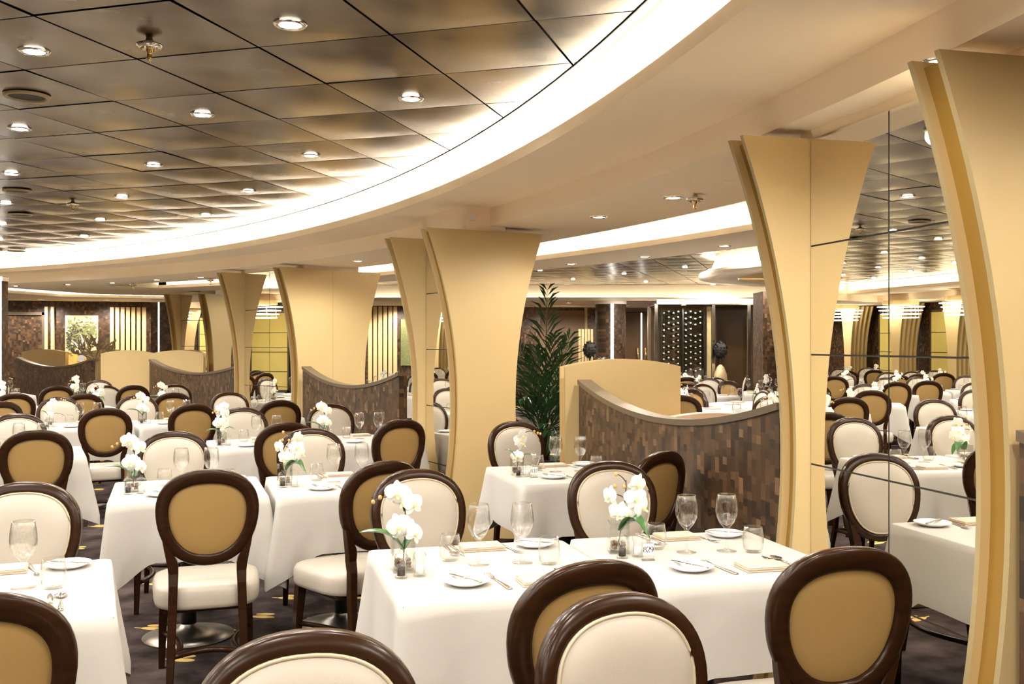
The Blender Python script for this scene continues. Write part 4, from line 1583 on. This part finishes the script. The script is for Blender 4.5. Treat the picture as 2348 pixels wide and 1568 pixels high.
def digits_mesh(txt, h):
    mb = MB()
    x0 = -len(txt) * 0.31
    for ch in txt:
        for path in digit_path(ch):
            n = len(path)
            lft, rgt = [], []
            for i in range(n):
                ax, az = path[max(i - 1, 0)]
                bx, bz = path[min(i + 1, n - 1)]
                tx, tz = bx - ax, bz - az
                l_ = math.hypot(tx, tz) or 1
                tx, tz = tx / l_, tz / l_
                w_ = 0.022 + 0.055 * abs(tz) ** 1.6
                x, z = path[i]
                lft.append(((x0 + x - tz * w_) * h, 0, (z + tx * w_) * h))
                rgt.append(((x0 + x + tz * w_) * h, 0, (z - tx * w_) * h))
            mb.add(lft + rgt, [(i, i + 1, n + i + 1, n + i) for i in range(n - 1)])
        x0 += 0.62
    return mb.mesh('number', M['ink'])


# orchids
def m_flower(seed):
    rr = random.Random(seed)
    mb = MB()

    def petal(ang, ln, wd, cup, yy=0.0):
        n = 7
        rows = []
        for i in range(n + 1):
            f = i / n
            w_ = wd * math.sin(PI * min(1.0, 0.06 + 0.90 * f)) ** 0.75
            rows.append([(-w_, cup * (f ** 2) + 0.10 * w_, ln * f), (-w_ * 0.5, cup * f ** 2, ln * f), (0, cup * f ** 2 - 0.06 * w_, ln * f), (w_ * 0.5, cup * f ** 2, ln * f), (w_, cup * (f ** 2) + 0.10 * w_, ln * f)])
        c_, s_ = math.cos(ang), math.sin(ang)
        vs = [(x * c_ + z * s_, y + yy, -x * s_ + z * c_) for r_ in rows for x, y, z in r_]
        fs = [(r_ * 5 + k, r_ * 5 + k + 1, (r_ + 1) * 5 + k + 1, (r_ + 1) * 5 + k) for r_ in range(n) for k in range(4)]
        mb.add(vs, fs)
    j = lambda: rr.uniform(-0.1, 0.1)
    petal(0 + j(), 0.036, 0.0125, 0.006, 0.002)
    petal(math.radians(130) + j(), 0.036, 0.012, 0.007, 0.002)
    petal(math.radians(-130) + j(), 0.036, 0.012, 0.007, 0.002)
    petal(math.radians(72) + j(), 0.037, 0.021, 0.004, -0.002)
    petal(math.radians(-72) + j(), 0.037, 0.021, 0.004, -0.002)
    lip = MB()
    lip.sphere((0, -0.008, -0.004), 0.006, 8, 5)
    lip.add([(-0.006, -0.006, -0.004), (0.006, -0.006, -0.004), (0.003, -0.018, -0.016), (-0.003, -0.018, -0.016)], [(0, 1, 2, 3)])
    return mb.mesh('flower', M['petal'], True), lip.mesh('lip', M['lip'], True)


FL = [m_flower(s_) for s_ in range(4)]


def bez(p0, p1, p2, p3, n=14):
    r_ = []
    for i in range(n + 1):
        t = i / n
        r_.append(tuple(p0[k] * (1 - t) ** 3 + 3 * p1[k] * t * (1 - t) ** 2 + 3 * p2[k] * t * t * (1 - t) + p3[k] * t ** 3 for k in range(3)))
    return r_


def leaf_mesh(p0, p1, p2, p3, w):
    pts = [Vector(p) for p in bez(p0, p1, p2, p3, 10)]
    mb = MB()
    rows = []
    for i, p in enumerate(pts):
        f = i / 10
        tn = (pts[min(i + 1, 10)] - pts[max(i - 1, 0)]).normalized()
        sd = tn.cross(Vector((0, 0, 1)))
        sd = sd.normalized() if sd.length > 0.05 else Vector((0, 1, 0))
        up = sd.cross(tn).normalized()
        w_ = 1.45 * w * math.sin(PI * min(1, 0.10 + 0.90 * f)) ** 0.7
        rows.append([p - sd * w_ + up * w_ * 0.25, p - sd * w_ * .5 + up * 0.02 * w_, p - up * w_ * 0.05, p + sd * w_ * .5 + up * 0.02 * w_, p + sd * w_ + up * w_ * 0.25])
    vs = [q for r_ in rows for q in r_]
    mb.add(vs, [(r_ * 5 + k, r_ * 5 + k + 1, (r_ + 1) * 5 + k + 1, (r_ + 1) * 5 + k) for r_ in range(10) for k in range(4)])
    return mb.mesh('leaf', M['leaf'], True)


# each kind: stems (bezier), flowers (x, y, z, turn, scale), buds, leaves; x to the right as the camera sees it, y away, in metres above the cloth
ORCHIDS = {
    'tall': dict(stems=[[(0, 0, .03), (.01, 0, .12), (.012, 0, .2), (.0, .0, .255)], [(.004, 0, .20), (-.005, 0, .25), (-.05, 0, .262), (-.098, 0, .232)]],
                 flowers=[(-.02, -.01, .262, .2, 1.0), (.005, -.012, .235, -.1, 1.05), (.035, -.01, .225, .6, .95), (-.012, -.014, .152, -.3, 1.1), (.018, -.014, .135, .2, 1.0), (.04, -.015, .128, .7, .9)],
                 buds=[(-.055, 0, .258), (-.075, 0, .246), (-.098, 0, .232)], leaves=[[(0, 0, .07), (-.03, 0, .13), (-.08, 0, .14), (-.145, -.01, .133), .022], [(0, 0, .07), (.03, .02, .12), (.045, .02, .13), (.06, .02, .12), .018]]),
    'spread': dict(stems=[[(0, 0, .03), (.015, 0, .12), (.03, 0, .2), (.028, 0, .262)], [(.03, 0, .19), (.01, 0, .21), (-.01, 0, .215), (-.03, 0, .205)], [(.03, 0, .16), (.04, 0, .19), (.055, 0, .2), (.065, 0, .22)], [(.028, 0, .255), (.015, 0, .275), (.005, 0, .282), (-.005, 0, .282)]],
                   flowers=[(-.032, -.01, .205, -.9, .95), (.07, -.012, .25, .8, .95), (.062, -.012, .20, .3, 1.05), (.085, -.01, .168, .9, 1.0), (.005, -.014, .145, -.2, 1.05), (.03, -.014, .142, .4, .9)],
                   buds=[(-.008, 0, .283), (.048, 0, .255), (.022, 0, .238), (-.012, 0, .24)], leaves=[[(.01, 0, .08), (.04, -.02, .15), (.07, -.03, .15), (.10, -.05, .075), .024], [(.01, 0, .08), (.05, -.01, .14), (.085, -.01, .12), (.115, -.02, .05), .018]]),
    'arch': dict(stems=[[(0, 0, .03), (.01, 0, .12), (.02, 0, .18), (.035, 0, .235)], [(.035, 0, .232), (.06, 0, .262), (.10, 0, .252), (.135, 0, .238)]],
                 flowers=[(.02, -.01, .20, .2, 1.0), (.035, -.01, .225, .6, .9), (.0, -.012, .105, -.3, 1.0), (.03, -.012, .18, .9, 1.0)],
                 buds=[(.10, 0, .25), (.12, 0, .24), (.135, 0, .236)], leaves=[[(0, 0, .08), (-.02, 0, .13), (-.04, 0, .15), (-.075, 0, .142), .016], [(0, 0, .08), (.05, 0, .14), (.09, 0, .12), (.14, -.01, .085), .012]]),
    'cascade': dict(stems=[[(0, 0, .03), (.0, 0, .14), (.012, 0, .22), (.02, 0, .28)], [(.01, 0, .22), (-.01, 0, .25), (-.03, 0, .255), (-.06, 0, .24)]],
                    flowers=[(.02, -.01, .285, .2, .95), (-.012, -.01, .26, -.5, 1.0), (.03, -.012, .235, .6, 1.0), (-.02, -.014, .165, -.2, 1.05), (.012, -.014, .15, .3, 1.1), (.035, -.012, .185, .9, .9), (.025, -.014, .115, .5, .9)],
                    buds=[(-.06, 0, .24), (-.045, 0, .25)], leaves=[[(0, 0, .08), (-.04, 0, .13), (-.07, 0, .12), (-.11, -.01, .105), .02], [(0, 0, .08), (.04, 0, .15), (.07, 0, .13), (.10, -.01, .11), .016]]),
}


def m_orchid(k):
    d = ORCHIDS[k]
    mb = MB()
    for st in d['stems']:
        mb.tube(bez(*st), 0.0022, 6)
    stem = mb.mesh('stem', M['stem'], True)
    bud = MB()
    for x, y, z in d['buds']:
        bud.sphere((x, y, z), 0.0072, 9, 6, sz=1.15)
    leaves = [leaf_mesh(*lf_) for lf_ in d['leaves']]
    return stem, bud.mesh('bud', M['bud'], True), leaves, d['flowers']


ORM = {k: m_orchid(k) for k in ORCHIDS}
OK_ = list(ORCHIDS)


def orchid(x, y, rz, kind, label, where):
    v_ = put('glass_vase', VASE, None, (x, y, ZT), rz + 0.15, label='square glass vase of pebbles, ' + where, cat='vase', group='glass orchid vases')
    put('pebbles', PEB, v_, kind='stuff')
    t = thing('white_orchid', label, 'orchid', (x, y, ZT), rz, 'white orchids on the tables')
    stem, bud, leaves, fls = ORM[kind]
    put('stem', stem, t)
    put('bud', bud, t)
    for lf_ in leaves:
        put('leaf', lf_, t)
    for i, (fx, fy, fz, tn, sc) in enumerate(fls):
        f_ = put('flower', FL[i % 4][0], t, (fx, fy, fz), rot=(0.25 * math.sin(i * 2.1), 0.5 * math.sin(i * 1.7), tn), scale=sc * 1.15)
        put('lip', FL[i % 4][1], f_)
    return t


def number_stand(x, y, rz, txt, where):
    t = thing('number_stand', 'small clear stand with a white card reading %s, %s' % (txt, where), 'table number', (x, y, ZT), rz, 'table number stands')
    a = MB().box(-0.021, 0.021, -0.004, 0.004, 0.0, 0.062).box(-0.023, 0.023, -0.013, 0.013, 0.0, 0.004)
    put('holder', a.mesh('holder', M['vglass']), t)
    a = MB().box(-0.0195, 0.0195, -0.006, -0.0045, 0.020, 0.060)
    put('card', a.mesh('card', M['paper']), t)
    put('number', digits_mesh(txt, 0.020), t, (0, -0.0064, 0.030), label='black serif figures ' + txt)


def place(x, y, rot, lx, ly):
    c_, s_ = math.cos(rot), math.sin(rot)
    return x + c_ * lx - s_ * ly, y + s_ * lx + c_ * ly


TCOUNT = [0]


def table(x, y, rot_deg, where, orch=None, num=None, level=3, flip=False, vase=(-0.285, 0.07)):
    """level 3: full setting; 2: no cutlery; 1: glasses, plate and flowers only"""
    rot = math.radians(rot_deg)
    t = thing('dining_table', 'square pedestal table under white cloth, ' + where, 'table', (x, y, 0), rot, 'square dining tables')
    put('table_top', TB_[0], t)
    put('column', TB_[1], t)
    put('base_plate', TB_[2], t)
    TCOUNT[0] += 1
    put('tablecloth', CLOTHS[TCOUNT[0] % 3], None, (x, y, 0), rot, label='white linen cloth with hanging corners, ' + where, cat='tablecloth', group='white tablecloths')

    def item(nm, me, lx, ly, rz, label, cat, group, dz=0.0, scale=None):
        px_, py_ = place(x, y, rot, lx, ly)
        return put(nm, me, None, (px_, py_, ZT + 0.0008 + dz), rot + rz, None, scale, label + ', ' + where, cat, group)
    item('wine_glass', GW, -0.035, 0.06, 0.3, 'left stemmed wine glass of two', 'wine glass', 'stemmed wine glasses')
    item('wine_glass', GW, 0.115, 0.045, 1.1, 'right stemmed wine glass of two', 'wine glass', 'stemmed wine glasses')
    item('tumbler', GT, -0.118, 0.145, 0.3, 'left stemless tumbler of two', 'tumbler', 'stemless tumblers')
    item('tumbler', GT, 0.200, 0.005, 0.9, 'right stemless tumbler of two', 'tumbler', 'stemless tumblers')
    for side, s_ in (('near', 1), ('far', -1)):
        rz = 0.0 if s_ > 0 else PI
        px_, py_ = (-0.135, -0.20) if s_ > 0 else (0.235, 0.305)
        item('side_plate', PLATE, px_, py_, 0, '%s white side plate of two' % side, 'plate', 'white side plates')
        if level >= 2:
            nx_, ny_ = (0.105, -0.235) if s_ > 0 else (0.035, 0.315)
            item('napkin', NAPKIN, nx_, ny_, rz, '%s folded peach napkin of two' % side, 'napkin', 'folded napkins')
        if level >= 3:
            item('butter_knife', BKNIFE, px_ - 0.002, py_ + 0.004 * s_, rz + (0.45 if s_ > 0 else 1.0), 'butter knife lying across the %s side plate' % side, 'knife', 'butter knives', 0.0155)
            fx, fy = (-0.030, -0.205) if s_ > 0 else (0.130, 0.30)
            item('fork', FORK, fx, fy, rz + (0.12 if s_ > 0 else 0.2), '%s steel fork beside the napkin' % side, 'fork', 'forks')
            kx, ky = (0.200, -0.19) if s_ > 0 else (-0.06, 0.32)
            item('dinner_knife', KNIFE, kx, ky, rz + 0.05, '%s steel dinner knife beside the napkin' % side, 'knife', 'dinner knives')
            item('spoon', SPOON, kx + 0.026 * s_, ky - 0.005, rz + 0.02, '%s steel spoon outside the dinner knife' % side, 'spoon', 'spoons')
    vx, vy = place(x, y, rot, *vase)
    face = math.atan2(-vx, vy)          # the flowers turn towards the aisle
    if orch:
        orchid(vx, vy, face, orch, 'white orchid with dark stems, ' + where, where)
    if level >= 2:
        for nm, (sh_, fi_), dx, dy in (('pepper_mill', PEPPER, -0.02, -0.095), ('salt_mill', SALT, 0.042, -0.085)):
            px_, py_ = place(x, y, rot, vase[0] + dx, vase[1] + dy)
            o_ = put(nm, sh_, None, (px_, py_, ZT + 0.0008), rot, label='small clear %s, %s' % (nm.replace('_', ' '), where), cat='mill', group='salt and pepper mills')
            put('filling', fi_, o_)
    if num:
        px_, py_ = place(x, y, rot, vase[0] + 0.055, vase[1] - 0.15)
        number_stand(px_, py_, -YAW + 0.1, num, where)


def pair(x, y, rot, near, far, where):
    """near: (x, y, turn) of the chair on this side; far likewise"""
    if near:
        chair(near[0], near[1], math.radians(near[2]), 'dark round-backed chair, tan rear, at ' + where, 'round-backed dining chairs')
    if far:
        chair(far[0], far[1], math.radians(180 + far[2]), 'dark round-backed chair, cream front, behind ' + where, 'round-backed dining chairs')


TABLES = [
    # x, y, rot, place, orchid, number, level, near chair, far chair, vase
    (0.745, 3.25, 1, 'front middle table with the tall orchid', 'tall', None, 3, (0.735, 2.60, 12), (0.69, 3.95, 14), (-0.30, 0.03)),
    (1.515, 3.26, 0, 'front right table numbered 829', 'spread', '829', 3, (1.50, 2.60, 0), (1.54, 4.02, 2), (-0.275, 0.12)),
    (-0.83, 3.27, 9, 'front left table cut by the frame', None, None, 3, (-0.66, 2.62, 9), (-0.92, 3.92, -4), (-0.285, 0.07)),
    (-0.385, 5.40, 5, 'second-row left table behind the single tan-backed chair', 'tall', None, 3, (-0.255, 4.70, 4), (-0.52, 6.14, 5), (-0.27, 0.00)),
    (0.405, 5.42, 4, 'second-row middle table with the broad-leafed orchid', 'spread', None, 3, (0.42, 4.80, 26), (0.30, 6.14, 4), (-0.30, 0.03)),
    (1.70, 5.54, 2, 'second-row right table numbered 831', 'arch', '831', 3, (1.80, 4.86, 30), (1.73, 6.38, 12), (-0.29, 0.0)),
    (-1.60, 7.40, 12, 'third-row leftmost table', None, None, 2, (-1.44, 6.98, 12), (-1.80, 8.06, 11), (-0.285, 0.07)),
    (-0.02, 7.75, 8, 'third-row middle table with the cascading orchid', 'cascade', None, 2, (0.09, 7.22, 12), (-0.15, 8.38, 8), (-0.30, 0.0)),
    (0.77, 7.85, 8, 'third-row right table near the second pier', 'tall', None, 2, (0.845, 7.29, 22), (0.60, 8.72, 8), (-0.30, 0.15)),
    (-1.62, 9.86, 15, 'fourth-row left table', 'arch', None, 2, (-1.36, 9.15, 14), (-1.95, 10.55, 14), (-0.30, 0.0)),
    (-0.84, 10.06, 15, 'fourth-row middle table', 'tall', None, 2, (-0.69, 9.55, 15), (-1.23, 10.70, 14), (-0.30, 0.0)),
    (-0.06, 10.60, 14, 'fourth-row right table before the third pier', None, None, 2, (0.07, 9.98, 16), (-0.32, 11.15, 14), (-0.30, 0.0)),
    (-3.00, 12.85, 20, 'fifth-row leftmost table', 'cascade', None, 1, (-2.72, 12.0, 18), (-3.26, 13.4, 20), (-0.05, -0.1)),
    (-2.08, 12.45, 20, 'fifth-row second table from the left', 'spread', None, 1, (-1.98, 11.75, 18), (-1.92, 13.45, 20), (0.15, 0.0)),
    (-1.15, 12.60, 18, 'fifth-row table before the long divider', 'tall', None, 1, (-1.06, 11.75, 17), (-1.08, 13.55, 18), (-0.05, 0.0)),
    (-2.55, 14.75, 22, 'sixth-row table below the gold screens', 'cascade', None, 1, (-1.75, 13.95, 20), (-2.30, 15.5, 22), (0.0, 0.0)),
    (-3.75, 15.95, 24, 'sixth-row far left table', 'arch', None, 1, (-2.68, 13.95, 22), (-3.95, 16.65, 24), (0.0, 0.0)),
    (-4.75, 17.5, 26, 'seventh-row table at the far left edge', 'tall', None, 1, (-4.45, 16.85, 26), (-5.05, 18.2, 26), (0.0, 0.0)),
]
for x, y, rot, where, orch, num, lv, near, far, vs_ in TABLES:
    table(x, y, rot, where, orch, num, lv, vase=vs_)
    pair(x, y, rot, near, far, where)
# the chair across the table that stands nearer than the picture, and the one beside it
chair(0.80, 1.75, math.radians(180 + 16), 'dark round-backed chair, cream front, bottom right, overlapping a tan-backed chair', 'round-backed dining chairs')
chair(0.08, 1.62, math.radians(180 + 1), 'dark round-backed chair, cream front, cut off at the bottom middle edge', 'round-backed dining chairs')

# tables that only the mirrors show, between the windows and the middle of the hall
MT = [(-3.3, 9.2), (-2.9, 10.9), (-4.7, 11.1), (-5.5, 11.4), (-4.7, 13.1), (-5.5, 13.4), (-6.6, 13.6), (-7.4, 14.0), (-5.3, 15.4), (-6.6, 15.7), (-7.4, 16.1), (-6.4, 17.9), (-7.3, 18.4), (-8.2, 16.6), (-5.6, 17.6), (-8.3, 18.9), (-7.0, 20.2)]
words_ = 'first second third fourth fifth sixth seventh eighth ninth tenth eleventh twelfth thirteenth fourteenth fifteenth sixteenth seventeenth'.split()
for k, (x, y) in enumerate(MT):
    where = '%s table toward the windows, seen in the mirror' % words_[k]
    rot = 28 + (k % 3) * 3
    table(x, y, rot, where, OK_[k % 4], None, 1, vase=(-0.1, -0.05))
    for s_ in (1, -1):
        px_, py_ = place(x, y, math.radians(rot), 0.02 * s_, -0.66 * s_)
        chair(px_, py_, math.radians(rot + (0 if s_ > 0 else 180) + R.uniform(-12, 12)), 'dark chair, %s side of %s' % ('near' if s_ > 0 else 'far', where), 'round-backed dining chairs')

# round tables in the room beyond the partitions
def m_round_cloth():
    rings = []
    n = 72
    for r_, z, wv in ((0.02, ZT, 0), (0.3, ZT, 0), (0.57, ZT, 0), (0.595, ZT - 0.008, 0), (0.605, ZT - 0.04, 0.2), (0.62, ZT - 0.15, 0.6), (0.64, ZT - 0.30, 1.0)):
        rings.append([((r_ + 0.018 * wv * math.sin(9 * 2 * PI * i / n)) * math.cos(2 * PI * i / n), (r_ + 0.018 * wv * math.sin(9 * 2 * PI * i / n)) * math.sin(2 * PI * i / n), z) for i in range(n)])
    mb = MB().loft(rings, True, False)
    mb.f = [q[::-1] for q in mb.f]
    return mb.mesh('tablecloth', M['cloth'], True)


RC = m_round_cloth()
RTOP = MB().lathe([(0.001, ZT - 0.03), (0.575, ZT - 0.03), (0.575, ZT - 0.006), (0.001, ZT - 0.006)], 40).mesh('table_top', M['wood'])
RT = [((2.45, 9.3), [(165, 0), (75, 0), (-95, 0)], 'round table closest behind the near divider'),
      ((1.95, 11.35), [(-100, 8), (170, 0), (75, 0), (10, 0)], 'nearest round table beyond the near divider'),
      ((3.05, 12.4), [(-150, 0), (-60, 0), (30, 0), (120, 0)], 'second round table beyond the near divider'),
      ((4.15, 12.2), [(-120, 0), (-30, 0), (60, 0), (150, 0)], 'round table left of the mosaic pillar'),
      ((2.75, 14.6), [(-110, 0), (-20, 0), (70, 0), (160, 0)], 'third round table beyond the near divider'),
      ((3.95, 15.2), [(-140, 0), (-50, 0), (40, 0), (130, 0)], 'fourth round table beyond the near divider'),
      ((3.0, 17.0), [(-100, 0), (-10, 0), (80, 0), (170, 0)], 'farthest round table before the wine room'),
      ((-1.75, 14.6), [(-100, 0), (-20, 0), (70, 0), (160, 0)], 'round table seen between the second and third piers'),
      ((-2.2, 17.0), [(-120, 0), (-40, 0), (60, 0), (150, 0)], 'farther round table seen between the second and third piers'),
      ((-1.2, 18.8), [(-100, 0), (-10, 0), (80, 0), (170, 0)], 'farthest round table before the six gold slats')]
for k, ((cx, cy), chs, where) in enumerate(RT):
    x, y = C(cx, cy)
    t = thing('round_table', 'round table under white cloth, ' + where, 'table', (x, y, 0), 0, 'round dining tables')
    put('table_top', RTOP, t)
    put('column', TB_[1], t)
    put('base_plate', TB_[2], t, scale=(1.3, 1.3, 1))
    put('tablecloth', RC, None, (x, y, 0), 0.3 * k, label='round white linen cloth, ' + where, cat='tablecloth', group='round white tablecloths')
    orchid(x, y, 0.4 * k, OK_[k % 4], 'white orchid on the ' + where, where)
    for q, (a_, j_) in enumerate(chs):
        an = math.radians(a_) - YAW
        px_, py_ = x + 0.74 * math.cos(an), y + 0.74 * math.sin(an)
        wd = ('near', 'right', 'far', 'left')[int(((a_ + 360 + 135) % 360) // 90)]
        chair(px_, py_, an + PI / 2, 'dark chair, %s side, %s' % (wd, where), 'chairs around the round tables')
        gx, gy = x + 0.34 * math.cos(an + 0.25), y + 0.34 * math.sin(an + 0.25)
        put('wine_glass', GW, None, (gx, gy, ZT + 0.001), 0, label='wine glass at the %s place, %s' % (wd, where), cat='wine glass', group='stemmed wine glasses')
        gx, gy = x + 0.36 * math.cos(an - 0.1), y + 0.36 * math.sin(an - 0.1)
        put('napkin', NAPKIN, None, (gx, gy, ZT + 0.001), an, label='folded napkin at the %s place, %s' % (wd, where), cat='napkin', group='folded napkins')

# ------------------------------------------------------------------ colour management and light transport
w = bpy.data.worlds.new('world')
S.world = w
w.use_nodes = True
w.node_tree.nodes['Background'].inputs[0].default_value = (0.05, 0.04, 0.03, 1)
w.node_tree.nodes['Background'].inputs[1].default_value = 0.3
vs = S.view_settings
S.display_settings.display_device = 'sRGB'
vs.view_transform = 'Standard'
vs.look = 'None'
vs.gamma = 1.0
vs.use_curve_mapping = False
vs.exposure = 1.0
cy = S.cycles
cy.max_bounces = 14
cy.diffuse_bounces = 9
cy.glossy_bounces = 5
cy.transparent_max_bounces = 24
cy.caustics_reflective = True
cy.caustics_refractive = False
cy.sample_clamp_indirect = 10.0
cy.use_denoising = True
cy.adaptive_threshold = 0.025
